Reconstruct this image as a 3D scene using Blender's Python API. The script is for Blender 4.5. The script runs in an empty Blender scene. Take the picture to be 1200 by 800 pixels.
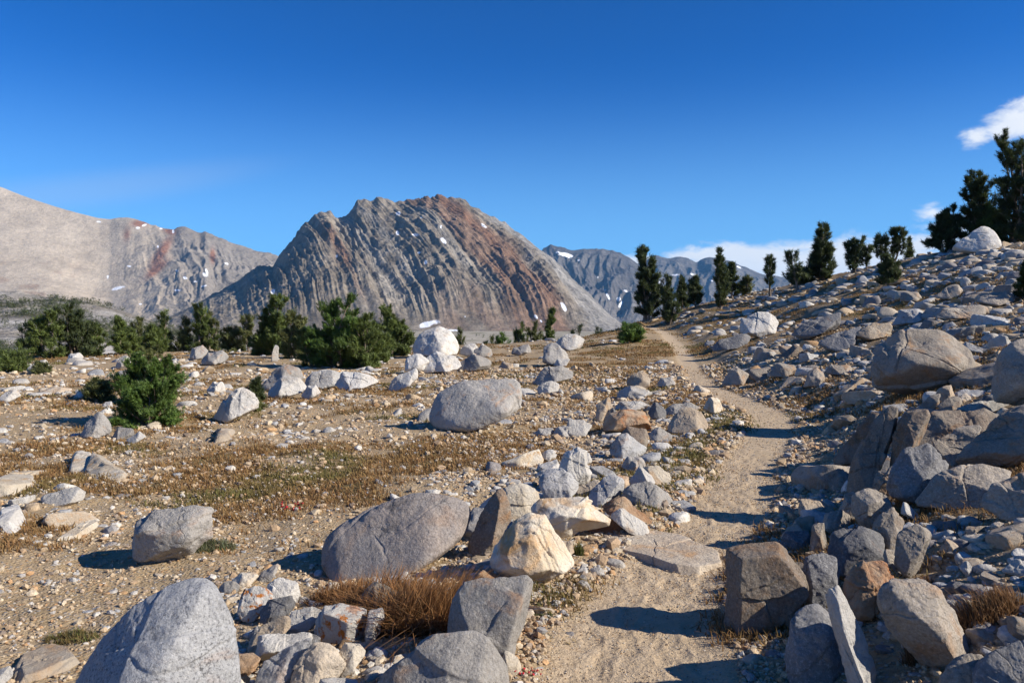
import bpy, math, random
import numpy as np
from mathutils import Matrix, Vector

# ------------------------------------------------------------------ camera, light, sky
W0, H0, F = 1200.0, 800.0, 924.0          # photograph's pixel frame and focal length in its pixels
EYE = 1.65
PITCH = math.atan(22.0 / F)
SUN_AZ, SUN_EL = math.radians(106), math.radians(30)      # azimuth clockwise from the view direction
scene = bpy.context.scene
COL = scene.collection
cam_d = bpy.data.cameras.new('camera')
cam = bpy.data.objects.new('camera', cam_d)
COL.objects.link(cam)
cam.location = (0, 0, EYE)
cam.rotation_euler = (math.pi / 2 - PITCH, 0, 0)
cam_d.sensor_width = 36
cam_d.lens = 36 * F / W0
cam_d.clip_start = 0.05
cam_d.clip_end = 40000
scene.camera = cam

SUN_DIR = Vector((math.sin(SUN_AZ) * math.cos(SUN_EL), math.cos(SUN_AZ) * math.cos(SUN_EL), math.sin(SUN_EL)))
sun_d = bpy.data.lights.new('sun', 'SUN')
sun_d.energy = 5.0
sun_d.angle = math.radians(0.5)
sun_d.color = (1.0, 0.93, 0.82)
sun = bpy.data.objects.new('sun', sun_d)
COL.objects.link(sun)
sun.rotation_euler = (-SUN_DIR).to_track_quat('-Z', 'Y').to_euler()

scene.view_settings.view_transform = 'Standard'
scene.view_settings.look = 'None'
scene.view_settings.gamma = 1
scene.view_settings.exposure = 0.56
scene.view_settings.use_curve_mapping = False
scene.cycles.max_bounces = 5
scene.cycles.diffuse_bounces = 3
scene.cycles.glossy_bounces = 2
scene.cycles.transmission_bounces = 2
scene.cycles.transparent_max_bounces = 4
scene.cycles.volume_bounces = 0
scene.cycles.sample_clamp_indirect = 4

SKY_STRENGTH = 0.06
def px_dir(px, py):
    """unit direction in the world of a pixel of the photograph"""
    a, b = (px - W0 / 2) / F, -(py - H0 / 2) / F
    cp, sp = math.cos(PITCH), math.sin(PITCH)
    v = np.array([a, cp + b * sp, -sp + b * cp])
    return v / np.linalg.norm(v)

class NT:
    """small helper for node trees"""
    def __init__(s, tree):
        s.t = tree
        tree.nodes.clear()
    def n(s, typ, ins=None, **kw):
        nd = s.t.nodes.new(typ)
        for k, v in kw.items():
            setattr(nd, k, v)
        for k, v in (ins or {}).items():
            sock = nd.inputs[k]
            if isinstance(v, bpy.types.NodeSocket):
                s.t.links.new(v, sock)
            else:
                sock.default_value = v
        return nd
    def math(s, op, a, b=0.0, clamp=False):
        return s.n('ShaderNodeMath', {0: a, 1: b}, operation=op, use_clamp=clamp).outputs[0]
    def mix(s, f, a, b, bt='MIX'):
        nd = s.n('ShaderNodeMix', data_type='RGBA', blend_type=bt)
        for i, v in ((0, f), (6, a), (7, b)):
            if isinstance(v, bpy.types.NodeSocket):
                s.t.links.new(v, nd.inputs[i])
            else:
                nd.inputs[i].default_value = v if i == 0 else ((*v, 1) if len(v) == 3 else v)
        return nd.outputs[2]
    def ramp(s, f, lo, hi, a=0.0, b=1.0):
        return s.n('ShaderNodeMapRange', {0: f, 1: lo, 2: hi, 3: a, 4: b}, interpolation_type='SMOOTHSTEP', clamp=True).outputs[0]
    def noise(s, vec, scale, detail=4, rough=0.55, dist=0.0):
        return s.n('ShaderNodeTexNoise', {'Vector': vec, 'Scale': scale, 'Detail': detail, 'Roughness': rough, 'Distortion': dist}).outputs[0]

world = bpy.data.worlds.new('World')
scene.world = world
world.use_nodes = True
w = NT(world.node_tree)
sky = w.n('ShaderNodeTexSky', sky_type='NISHITA', sun_disc=False, sun_elevation=SUN_EL, sun_rotation=SUN_AZ,
          altitude=3300, air_density=1.0, dust_density=0.15, ozone_density=2.5)
wdir = w.n('ShaderNodeTexCoord').outputs['Generated']
gam = w.n('ShaderNodeGamma', {'Color': w.mix(1.0, sky.outputs[0], (.2, .2, .2), 'MULTIPLY'), 'Gamma': 1.15})
skycol = w.mix(1.0, gam.outputs[0], (.6, 4.65, 8.9), 'MULTIPLY')
wz = w.n('ShaderNodeSeparateXYZ', {0: wdir}).outputs[2]
low = w.n('ShaderNodeMapRange', {0: wz, 1: .0, 2: .34, 3: .55, 4: 0.0}, interpolation_type='SMOOTHERSTEP', clamp=True).outputs[0]
skycol = w.mix(low, skycol, (4.0, 8.6, 12.4))
# clouds: soft lumps at fixed directions of the sky (direction, horizontal and vertical radius)
CLOUDS = [(1208, 138, .043, .023, 1.0), (1178, 150, .022, .015, .85), (1145, 160, .018, .012, .6),
          (905, 309, .12, .030, 1.1), (1015, 303, .10, .030, 1.0), (845, 300, .065, .020, 1.0), (960, 312, .09, .02, .9),
          (1092, 250, .018, .012, .7), (1110, 268, .03, .014, .7), (1085, 285, .05, .014, .8),
          (742, 306, .025, .012, .8), (1160, 262, .03, .02, .6)]
val = None
for (px, py, rh, rv, s) in CLOUDS:
    d = px_dir(px, py)
    sub = w.n('ShaderNodeVectorMath', {0: wdir, 1: tuple(d)}, operation='SUBTRACT').outputs[0]
    sc = w.n('ShaderNodeVectorMath', {0: sub, 1: (1 / rh, 1 / rh, 1 / rv)}, operation='MULTIPLY').outputs[0]
    ln = w.n('ShaderNodeVectorMath', {0: sc}, operation='LENGTH').outputs['Value']
    v1 = w.math('MULTIPLY', w.math('SUBTRACT', 1.0, ln), s)
    val = v1 if val is None else w.math('MAXIMUM', val, v1)
cs = w.n('ShaderNodeVectorMath', {0: wdir, 1: (1, 1, 2.2)}, operation='MULTIPLY').outputs[0]
cn = w.noise(cs, 22, 7, 0.6, 0.3)
cm = w.ramp(w.math('ADD', val, w.math('MULTIPLY', w.math('SUBTRACT', cn, 0.52), 2.0)), -0.12, 0.55)
cm = w.math('MULTIPLY', cm, w.ramp(val, -0.35, 0.15))
cn2 = w.noise(cs, 9, 4)
ccol = w.mix(cn2, (9.0, 9.8, 11.0), (13.5, 13.4, 13.2))
# one thin veil of high cirrus on the left
d = px_dir(90, 225)
sub = w.n('ShaderNodeVectorMath', {0: wdir, 1: tuple(d)}, operation='SUBTRACT').outputs[0]
rot = w.n('ShaderNodeVectorRotate', {'Vector': sub, 'Axis': (0, 1, 0), 'Angle': math.radians(13)}, rotation_type='AXIS_ANGLE').outputs[0]
sc = w.n('ShaderNodeVectorMath', {0: rot, 1: (1 / .26, 1 / .6, 1 / .028)}, operation='MULTIPLY').outputs[0]
ln = w.n('ShaderNodeVectorMath', {0: sc}, operation='LENGTH').outputs['Value']
cir = w.math('MULTIPLY', w.ramp(ln, 1.0, 0.1), 0.16)
c1 = w.mix(cir, skycol, (7.0, 7.4, 8.0))
c2 = w.mix(w.math('MULTIPLY', cm, 0.92), c1, ccol)
bg = w.n('ShaderNodeBackground', {'Color': c2, 'Strength': SKY_STRENGTH})
w.t.links.new(bg.outputs[0], w.n('ShaderNodeOutputWorld').inputs[0])

# ------------------------------------------------------------------ helpers: noise, meshes, tags
RNG = np.random.default_rng(7)
_P = np.random.default_rng(3).permutation(256).astype(np.int64)
_P = np.concatenate([_P, _P, _P])
_G = np.array([[1,1,0],[-1,1,0],[1,-1,0],[-1,-1,0],[1,0,1],[-1,0,1],[1,0,-1],[-1,0,-1],[0,1,1],[0,-1,1],[0,1,-1],[0,-1,-1],[1,1,0],[-1,1,0],[0,-1,1],[0,-1,-1]], float)
def perlin(p):
    """3-D gradient noise of an (N,3) array, about -0.8..0.8"""
    i = np.floor(p).astype(np.int64)
    f = p - i
    i &= 255
    u = f * f * f * (f * (f * 6 - 15) + 10)
    out = 0
    for dx in (0, 1):
        wx = u[:, 0] if dx else 1 - u[:, 0]
        for dy in (0, 1):
            wy = u[:, 1] if dy else 1 - u[:, 1]
            for dz in (0, 1):
                wz = u[:, 2] if dz else 1 - u[:, 2]
                h = _P[_P[_P[i[:, 0] + dx] + i[:, 1] + dy] + i[:, 2] + dz] & 15
                g = _G[h]
                out = out + wx * wy * wz * (g[:, 0] * (f[:, 0] - dx) + g[:, 1] * (f[:, 1] - dy) + g[:, 2] * (f[:, 2] - dz))
    return out
def fbm(p, oct=4, lac=2.03, gain=0.5, ridged=False):
    p = np.asarray(p, float)
    a, s, tot = 1.0, 0.0, 0.0
    for o in range(oct):
        n = perlin(p + 17.3 * o)
        if ridged:
            n = 1 - 2.2 * np.abs(n)
        s = s + a * n
        tot += a
        a *= gain
        p = p * lac
    return s / tot
def fbm2(x, y, sc, oct=4, seed=0.0, **k):
    p = np.stack([np.ravel(x) * sc, np.ravel(y) * sc, np.full(np.size(x), seed + 0.37)], 1)
    return fbm(p, oct, **k).reshape(np.shape(x))
def sstep(a, b, x):
    t = np.clip((x - a) / (b - a), 0, 1)
    return t * t * (3 - 2 * t)

def new_mesh(name, V, faces, nside, mat, smooth=True, cols=None, attrs=None):
    """V (N,3) and faces (M,nside) -> mesh data"""
    me = bpy.data.meshes.new(name)
    V = np.ascontiguousarray(V, dtype=np.float32)
    Fc = np.ascontiguousarray(faces, dtype=np.int32)
    me.vertices.add(len(V))
    me.vertices.foreach_set('co', V.ravel())
    me.loops.add(Fc.size)
    me.loops.foreach_set('vertex_index', Fc.ravel())
    me.polygons.add(len(Fc))
    me.polygons.foreach_set('loop_start', np.arange(0, Fc.size, nside, dtype=np.int32))
    me.polygons.foreach_set('loop_total', np.full(len(Fc), nside, dtype=np.int32))
    me.polygons.foreach_set('use_smooth', np.full(len(Fc), bool(smooth)))
    me.update(calc_edges=True)
    me.validate()
    if cols is not None:
        a = me.attributes.new('col', 'FLOAT_COLOR', 'POINT')
        c = np.ones((len(V), 4), np.float32)
        c[:, :3] = cols
        a.data.foreach_set('color', c.ravel())
    for k, v in (attrs or {}).items():
        a = me.attributes.new(k, 'FLOAT', 'POINT')
        a.data.foreach_set('value', np.ascontiguousarray(v, np.float32).ravel())
    if mat:
        me.materials.append(mat)
    return me
def link(name, me, loc=(0, 0, 0), parent=None):
    o = bpy.data.objects.new(name, me)
    COL.objects.link(o)
    o.location = loc
    if parent:
        o.parent = parent
    return o
def tag(o, label=None, cat=None, group=None, kind=None):
    if label: o['label'] = label
    if cat: o['category'] = cat
    if group: o['group'] = group
    if kind: o['kind'] = kind
    return o
_ico = {}
def ico(level):
    """unit icosphere (verts, tris)"""
    if level in _ico:
        return _ico[level]
    if level == 0:
        t = (1 + 5 ** .5) / 2
        v = np.array([[-1,t,0],[1,t,0],[-1,-t,0],[1,-t,0],[0,-1,t],[0,1,t],[0,-1,-t],[0,1,-t],[t,0,-1],[t,0,1],[-t,0,-1],[-t,0,1]], float)
        v /= np.linalg.norm(v[0])
        f = np.array([[0,11,5],[0,5,1],[0,1,7],[0,7,10],[0,10,11],[1,5,9],[5,11,4],[11,10,2],[10,7,6],[7,1,8],[3,9,4],[3,4,2],[3,2,6],[3,6,8],[3,8,9],[4,9,5],[2,4,11],[6,2,10],[8,6,7],[9,8,1]])
    else:
        v, f = ico(level - 1)
        e = np.concatenate([f[:, [0, 1]], f[:, [1, 2]], f[:, [2, 0]]])
        es = np.sort(e, 1)
        u, inv = np.unique(es, axis=0, return_inverse=True)
        inv = inv.ravel()
        m = v[u].sum(1)
        m /= np.linalg.norm(m, axis=1)[:, None]
        n, k = len(f), len(v)
        a, b, c = k + inv[:n], k + inv[n:2 * n], k + inv[2 * n:]
        f = np.concatenate([np.stack([f[:, 0], a, c], 1), np.stack([f[:, 1], b, a], 1), np.stack([f[:, 2], c, b], 1), np.stack([a, b, c], 1)])
        v = np.concatenate([v, m])
    _ico[level] = (v, f)
    return v, f
def rotz(a):
    c, s = math.cos(a), math.sin(a)
    return np.array([[c, -s, 0], [s, c, 0], [0, 0, 1.0]])
def rand_rot(rng, tilt=0.5):
    m = rotz(rng.uniform(0, 6.28))
    a = rng.normal(0, tilt)
    c, s = math.cos(a), math.sin(a)
    m = m @ np.array([[1, 0, 0], [0, c, -s], [0, s, c]])
    return m @ rotz(rng.uniform(0, 6.28))

# ------------------------------------------------------------------ the lie of the land
_ty = np.array([-40, -8, -2, 0, 3.6, 4.46, 5.4, 6.87, 8.86, 10.5, 12.5, 14.2, 16.6, 21, 29, 41, 52, 62, 80, 300])
_tx = np.array([-6, -1.2, 0.1, .3, .56, .72, 1.15, 1.9, 2.66, 3.3, 4.15, 4.7, 4.85, 5.15, 6.6, 8.7, 10.1, 10.6, 9.5, 9.5])
_tw = np.array([.5, .5, .5, .5, .48, .47, .42, .37, .37, .36, .37, .45, .42, .36, .38, .42, .42, .4, .4, .4])
_fine = np.linspace(-40, 300, 6801)
_k = np.exp(-0.5 * (np.arange(-16, 17) / 7.0) ** 2); _k /= _k.sum()
_txs = np.convolve(np.pad(np.interp(_fine, _ty, _tx), 16, mode='edge'), _k, 'valid')
def trail_x(y): return np.interp(y, _fine, _txs)
def trail_w(y): return .91 * np.interp(y, _ty, _tw)
_ca = np.array([-.9, -.65, -.4, -.15, 0, .08, .13, .168, .26, .303, .395, .46, .52, .575, .65, .9])
_ce = np.array([-.043, -.043, -.036, -.033, -.026, -.019, -.009, .004, .031, .037, .057, .070, .083, .092, .101, .118])
_cd = np.array([42, 45, 50, 52, 56, 60, 64, 70, 74, 74, 67, 61, 56, 51, 46, 42.0])
VALLEY = -18.0
def terrain(x, y, detail=True):
    x = np.asarray(x, float); y = np.asarray(y, float)
    d = np.hypot(x, y)
    ang = np.clip(np.arctan2(x, y), -0.73, 0.73)
    az = np.tan(ang)
    depth = d * np.cos(ang)
    s = x - trail_x(y)
    r = np.maximum(s - 0.95, 0)
    h = 0.30 * sstep(.5, 2.0, s) + 0.28 * r * r / (r + .5)
    h = h - 0.16 * sstep(0.6, 3.0, -s)
    hill = sstep(.5, 4, s)
    h = np.where(y < -6, h * np.exp(-np.clip(-6 - y, 0, 60) / 40), h)
    h = np.minimum(h, 9.0)
    if detail:
        away = sstep(.3, 1.6, np.abs(s))
        h = h + away * (0.16 * fbm2(x, y, .28, 3, 2.0) + hill * 0.55 * fbm2(x, y, .16, 3, 5.0) * sstep(5, 14, d))
        h = h + (0.02 + 0.05 * away) * fbm2(x, y, 1.7, 3, 9.0) - 0.035 * (1 - sstep(.25, .6, np.abs(s)))
    D = np.interp(az, _ca, _cd)
    zc = EYE + D * np.interp(az, _ca, _ce)
    sc_ = np.interp(D * az, [-99, 99], [-99, 99]) - trail_x(D)
    rr = np.maximum(sc_ - .95, 0)
    h0 = np.minimum(.30 * sstep(.5, 2.0, sc_) + .28 * rr * rr / (rr + .5) - .16 * sstep(.6, 3, -sc_), 9)
    front = sstep(-0.2, 0.3, np.cos(np.arctan2(x, y)))
    h = h + front * (zc - h0) * sstep(.35 * D, D, depth)
    over = np.maximum(depth - D, 0)
    k = np.exp(-over / (60 + 6 * np.maximum(zc, 0)))
    far = VALLEY + 2.5 * fbm2(x, y, .004, 3, 1.0) * sstep(150, 600, d)
    h = np.where(over > 0, far + (h - far) * k, h)
    return h

def rays(px, py):
    a, b = (np.asarray(px, float) - W0 / 2) / F, -(np.asarray(py, float) - H0 / 2) / F
    cp, sp = math.cos(PITCH), math.sin(PITCH)
    return np.stack([a, cp + b * sp, -sp + b * cp], -1)
_T = np.exp(np.linspace(math.log(1.5), math.log(2500), 1400))
def ground_hit(px, py):
    """point of the land seen at a pixel"""
    v = rays(px, py)
    P = _T[:, None] * v
    g = terrain(P[:, 0], P[:, 1])
    below = (P[:, 2] + EYE) < g
    if not below.any():
        return None
    i = int(np.argmax(below))
    lo, hi = _T[max(i - 1, 0)], _T[i]
    for _ in range(14):
        m = (lo + hi) / 2
        if m * v[2] + EYE < float(terrain(m * v[0], m * v[1])): hi = m
        else: lo = m
    return np.array([hi * v[0], hi * v[1], hi * v[2] + EYE])

# ------------------------------------------------------------------ materials
def new_mat(name):
    m = bpy.data.materials.new(name)
    m.use_nodes = True
    return m, NT(m.node_tree)
def finish(n, col, rough=0.9, bump=None, spec=0.25):
    ins = {'Base Color': col, 'Roughness': rough, 'Specular IOR Level': spec}
    if bump is not None:
        ins['Normal'] = bump
    b = n.n('ShaderNodeBsdfPrincipled', ins)
    n.t.links.new(b.outputs[0], n.n('ShaderNodeOutputMaterial').inputs[0])
def granite(name, base, base2, speck=0.5, stain=(0.42, 0.2, 0.07), stain_amt=0.25, dark_amt=0.3, lichen=None, bump=0.6, sscale=70):
    m, n = new_mat(name)
    co = n.n('ShaderNodeTexCoord').outputs['Object']
    rnd = n.n('ShaderNodeObjectInfo').outputs['Random']
    off = n.n('ShaderNodeCombineXYZ', {0: n.math('MULTIPLY', rnd, 71.0), 1: n.math('MULTIPLY', rnd, 37.0), 2: n.math('MULTIPLY', rnd, 19.0)}).outputs[0]
    v = n.n('ShaderNodeVectorMath', {0: co, 1: off}, operation='ADD').outputs[0]
    big = n.noise(v, 2.6, 6, 0.6, 0.4)
    c = n.mix(n.ramp(big, .35, .65), base, base2)
    mid = n.noise(v, 11, 6, 0.65)
    c = n.mix(n.ramp(mid, .3, .7, 0.0, 0.35), c, tuple(x * 0.62 for x in base))
    # iron stain along old joints
    st = n.noise(v, 3.4, 5, 0.62, 0.8)
    c = n.mix(n.ramp(st, .62 - .26 * stain_amt, .80 - .2 * stain_amt, 0.0, min(1, .35 + stain_amt)), c, stain)
    # dark weathering crust
    dk = n.noise(v, 5.5, 7, 0.7, 0.3)
    c = n.mix(n.ramp(dk, .66 - .2 * dark_amt, .78 - .15 * dark_amt, 0.0, .55), c, (0.075, 0.07, 0.068))
    # crystals
    sp = n.noise(v, sscale, 3, 0.75)
    pt = n.ramp(n.noise(v, 1.9, 4, .6), .3, .7, .35, 1.0)
    c = n.mix(n.math('MULTIPLY', pt, n.ramp(sp, .52, .64, 0.0, speck)), c, (0.06, 0.06, 0.065))
    c = n.mix(n.ramp(sp, .46, .34, 0.0, speck * .55), c, (0.62, 0.61, 0.6))
    if lichen:
        lv = n.noise(v, 21, 5, 0.6)
        ar = n.noise(v, 2.2, 2)
        c = n.mix(n.math('MULTIPLY', n.ramp(lv, .52, .62), n.ramp(ar, .30, .46)), c, lichen)
    # veins / cracks
    wv = n.n('ShaderNodeTexVoronoi', {'Vector': n.n('ShaderNodeVectorMath', {0: v, 1: n.n('ShaderNodeTexNoise', {'Vector': v, 'Scale': 3.0, 'Detail': 4.0}).outputs['Color']}, operation='ADD').outputs[0], 'Scale': 1.7}, feature='DISTANCE_TO_EDGE').outputs['Distance']
    crack = n.ramp(wv, 0.0, 0.03)
    some = n.ramp(n.noise(v, 1.3, 2), .52, .62)
    c = n.mix(n.math('MULTIPLY', n.ramp(wv, 0.018, 0.0, 0.0, 0.4), some), c, (0.08, 0.065, 0.05))
    tone = n.ramp(rnd, 0, 1, .82, 1.14)
    c = n.mix(1.0, c, n.n('ShaderNodeCombineXYZ', {0: tone, 1: tone, 2: tone}).outputs[0], 'MULTIPLY')
    hb = n.math('ADD', n.math('MULTIPLY', n.noise(v, 13, 9, 0.7), 0.09), n.math('MULTIPLY', n.noise(v, 75, 4, 0.6), 0.012))
    hb = n.math('ADD', hb, n.math('MULTIPLY', n.math('MULTIPLY', crack, some), 0.012))
    bp = n.n('ShaderNodeBump', {'Strength': bump, 'Distance': 1.0, 'Height': hb}).outputs[0]
    finish(n, c, .88, bp, .2)
    return m
MATS = {
    'grey':  granite('grey_granite', (.405, .375, .335), (.315, .295, .268), .5, stain_amt=.3, dark_amt=.4),
    'salt':  granite('speckled_granite', (.44, .44, .44), (.37, .37, .37), .85, stain_amt=.1, dark_amt=.45, bump=.6, sscale=78),
    'white': granite('white_granite', (.62, .59, .54), (.51, .475, .42), .28, stain=(.46, .31, .18), stain_amt=.3, dark_amt=.22),
    'tan':   granite('tan_granite', (.52, .44, .34), (.44, .34, .24), .3, stain=(.46, .25, .1), stain_amt=.4, dark_amt=.12),
    'cream': granite('cream_granite', (.70, .635, .525), (.60, .49, .345), .22, stain=(.5, .27, .09), stain_amt=.5, dark_amt=.1),
    'brown': granite('brown_weathered_granite', (.26, .2, .15), (.33, .28, .22), .4, stain=(.3, .16, .07), stain_amt=.5, dark_amt=.5),
    'rust':  granite('rust_stained_granite', (.40, .235, .125), (.50, .385, .27), .25, stain=(.4, .15, .05), stain_amt=.5, dark_amt=.25),
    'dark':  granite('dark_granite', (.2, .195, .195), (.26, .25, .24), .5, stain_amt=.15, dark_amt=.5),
    'lichen': granite('lichened_granite', (.56, .53, .48), (.48, .45, .4), .3, stain_amt=.15, dark_amt=.1, lichen=(.43, .15, .03)),
    'warm':  granite('warm_grey_granite', (.41, .355, .29), (.31, .265, .215), .45, stain=(.38, .22, .11), stain_amt=.45, dark_amt=.5),
    'blush': granite('pinkish_grey_granite', (.44, .37, .32), (.35, .32, .30), .5, stain=(.4, .26, .17), stain_amt=.3, dark_amt=.55),
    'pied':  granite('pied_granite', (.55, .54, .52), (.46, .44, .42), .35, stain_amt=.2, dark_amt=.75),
}
def col_mat(name, rough=0.9, nscale=40, bump=0.3, bd=.02, spec=.2, trans=0.0, var=.3):
    """material of the 'col' attribute with a little noise"""
    m, n = new_mat(name)
    at = n.n('ShaderNodeAttribute', attribute_name='col').outputs['Color']
    co = n.n('ShaderNodeTexCoord').outputs['Object']
    nz = n.noise(co, nscale, 5, .65)
    f = n.ramp(nz, .25, .75, 1 - var, 1 + var)
    c = n.mix(1.0, at, n.n('ShaderNodeCombineXYZ', {0: f, 1: f, 2: f}).outputs[0], 'MULTIPLY')
    bp = n.n('ShaderNodeBump', {'Strength': bump, 'Distance': bd, 'Height': nz}).outputs[0] if bump else None
    if trans:
        ins = {'Base Color': c, 'Roughness': rough, 'Specular IOR Level': spec}
        b = n.n('ShaderNodeBsdfPrincipled', ins)
        t = n.n('ShaderNodeBsdfTranslucent', {'Color': c})
        mx = n.n('ShaderNodeMixShader', {0: trans, 1: b.outputs[0], 2: t.outputs[0]})
        n.t.links.new(mx.outputs[0], n.n('ShaderNodeOutputMaterial').inputs[0])
    else:
        finish(n, c, rough, bp, spec)
    return m
M_STONE = col_mat('loose_stone', nscale=30, bump=.7, bd=.03)
M_GRAVEL = col_mat('gravel', nscale=80, bump=.4, bd=.01)
M_GRASS = col_mat('dry_grass', .7, 8, 0, trans=.3)
M_NEEDLE = col_mat('pine_needles', .55, 3, 0, trans=.35, spec=.35)
M_BARK = col_mat('pine_bark', .9, 25, .8, .05)

# ground: gravelly soil, trodden trail, turf
def ground_mat():
    m, n = new_mat('alpine_ground')
    co = n.n('ShaderNodeTexCoord').outputs['Object']
    tr = n.n('ShaderNodeAttribute', attribute_name='trail').outputs['Fac']
    vg = n.n('ShaderNodeAttribute', attribute_name='turf').outputs['Fac']
    sl = n.n('ShaderNodeAttribute', attribute_name='slope').outputs['Fac']
    fr = n.n('ShaderNodeAttribute', attribute_name='far').outputs['Fac']
    n1 = n.noise(co, 1.3, 6, .6)
    n2 = n.noise(co, 9, 6, .7)
    n3 = n.noise(co, 60, 4, .7)
    soil = n.mix(n.ramp(n1, .35, .65), (.43, .31, .175), (.35, .25, .135))
    soil = n.mix(n.ramp(n2, .4, .7, 0, .55), soil, (.45, .35, .23))
    # pebbles
    vo = n.n('ShaderNodeTexVoronoi', {'Vector': co, 'Scale': 38.0, 'Randomness': 1.0})
    peb = n.n('ShaderNodeSeparateColor', {0: vo.outputs['Color']}).outputs
    pc = n.mix(peb[0], (.46, .37, .26), (.28, .2, .12))
    pc = n.mix(n.ramp(peb[1], .72, .78), pc, (.3, .29, .28))
    pc = n.mix(n.ramp(peb[2], .84, .88), pc, (.42, .23, .11))
    edge = n.ramp(vo.outputs['Distance'], .2, .62, 1.0, 0.0)
    soil = n.mix(n.math('MULTIPLY', edge, n.math('SUBTRACT', .8, n.math('MULTIPLY', tr, .55))), soil, pc)
    soil = n.mix(n.math('MULTIPLY', sl, .7), soil, n.mix(n.ramp(n2, .35, .7), (.20, .14, .085), (.29, .22, .145)))
    trail = n.mix(n.ramp(n2, .35, .7), (.49, .375, .25), (.57, .45, .315))
    trail = n.mix(n.ramp(n3, .5, .7, 0, .4), trail, (.36, .27, .18))
    c = n.mix(n.math('MULTIPLY', tr, .75), soil, trail)
    turf = n.mix(n.ramp(n2, .35, .68), (.21, .125, .05), (.29, .20, .09))
    turf = n.mix(n.ramp(n1, .5, .68), turf, (.12, .115, .045))
    c = n.mix(n.math('MULTIPLY', vg, n.ramp(n.noise(co, 14, 5, .7), .3, .55)), c, turf)
    # far valley: pale rock and scrub
    fn = n.noise(co, .03, 8, .65)
    farc = n.mix(n.ramp(fn, .45, .6), (.42, .37, .29), (.2, .18, .11))
    c = n.mix(fr, c, farc)
    hb = n.math('ADD', n.math('MULTIPLY', n.math('MULTIPLY', edge, n.math('SUBTRACT', 1.0, n.math('MULTIPLY', tr, .75))), .008), n.math('MULTIPLY', n3, .012))
    hb = n.math('ADD', hb, n.math('MULTIPLY', n2, .035))
    bp = n.n('ShaderNodeBump', {'Strength': .9, 'Distance': 1.0, 'Height': hb}).outputs[0]
    finish(n, c, .95, bp, .12)
    return m
M_GROUND = ground_mat()

def trail_mask(x, y):
    s = np.abs(x - trail_x(y)) + .12 * fbm2(x, y, 1.1, 4, 4.0) + .05 * fbm2(x, y, 6, 2, 1.0)
    wd = trail_w(y)
    return (1 - sstep(wd * .8, wd * 1.15 + .06, s)) * sstep(-30, -10, y) * (1 - sstep(58, 66, y))
def turf_mask(x, y):
    """where dry grass grows"""
    d = np.hypot(x, y)
    n = fbm2(x, y, .5, 5, 12.0, gain=.6) * 1.15 + .3 * fbm2(x, y, .1, 2, 3.0)
    s = x - trail_x(y)
    band = .20 * np.exp(-((y - 9.3 - .1 * (x + 4)) / 1.5) ** 2) * sstep(-9, -4, x) * (1 - sstep(-1.0, .5, s))
    verge = .35 * np.exp(-((s + .95) / .55) ** 2) * sstep(6, 8.0, y) * (1 - sstep(13, 18, y))
    mid = .07 * sstep(6.5, 10, d) * (1 - sstep(-1.2, -.6, s))
    far = mid + .12 * sstep(14, 24, d) * sstep(-10, -2, s) * (1 - sstep(8, 18, s))
    g = sstep(.0, .26, n + band + verge + far - .05 - .35 * (1 - sstep(5, 8.0, d)) * (x < 0) + .03 * sstep(1, 4, s))
    return g * (1 - trail_mask(x, y)) * sstep(2.0, 4.5, d)

def build_ground():
    fine = np.radians(np.linspace(-43, 43, 760))
    rest = np.radians(np.concatenate([np.linspace(43.6, 180, 90), np.linspace(-180, -43.6, 90)[1:]]))
    th = np.concatenate([fine, rest])
    rad = np.concatenate([np.linspace(.05, 1.6, 12), np.exp(np.linspace(math.log(1.7), math.log(100), 560)), np.exp(np.linspace(math.log(103), math.log(9000), 130))])
    Rr, Th = np.meshgrid(rad, th, indexing='ij')
    X, Y = Rr * np.sin(Th), Rr * np.cos(Th)
    Z = terrain(X, Y)
    near = 1 - sstep(20, 60, Rr)
    Z = Z + near * .006 * fbm2(X, Y, 22, 2, 3.0) + near * .007 * fbm2(X, Y, 4.5, 2, 6.0)
    # boot prints in the dust of the trail
    pr = np.random.default_rng(8)
    foot = np.zeros_like(Z)
    for k in range(150):
        fy = pr.uniform(3.0, 10.0)
        fx = float(trail_x(fy)) + (.13 if k % 2 else -.13) + pr.normal(0, .10)
        m = (np.abs(X - fx) < .3) & (np.abs(Y - fy) < .35)
        if not m.any(): continue
        a = pr.normal(.25, .25)
        dx, dy = X[m] - fx, Y[m] - fy
        u, v_ = dx * math.cos(a) - dy * math.sin(a), dx * math.sin(a) + dy * math.cos(a)
        e = (u / .055) ** 2 + (v_ / .14) ** 2
        foot[m] = foot[m] - .011 * np.exp(-e ** 2) + .006 * np.exp(-((e - 1.6) / .6) ** 2)
    Z = Z + .55 * np.clip(foot, -.016, .012)
    V = np.stack([X, Y, Z], -1).reshape(-1, 3)
    nr, nt = len(rad), len(th)
    i = np.arange(nr - 1)[:, None] * nt
    j = np.arange(nt)[None, :]
    j2 = (j + 1) % nt
    Fq = np.stack([i + j, i + nt + j, i + nt + j2, i + j2], -1).reshape(-1, 4)[:, ::-1]
    at = {'trail': trail_mask(X, Y), 'turf': turf_mask(X, Y), 'far': sstep(75, 160, Rr), 'slope': sstep(.8, 2.6, X - trail_x(Y)) * sstep(-3, 3, Y)}
    me = new_mesh('ground', V, Fq, 4, M_GROUND, True, None, at)
    o = link('ground', me)
    tag(o, 'stony alpine ground with a trodden sandy trail winding through dry turf', 'ground', kind='structure')
build_ground()

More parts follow.
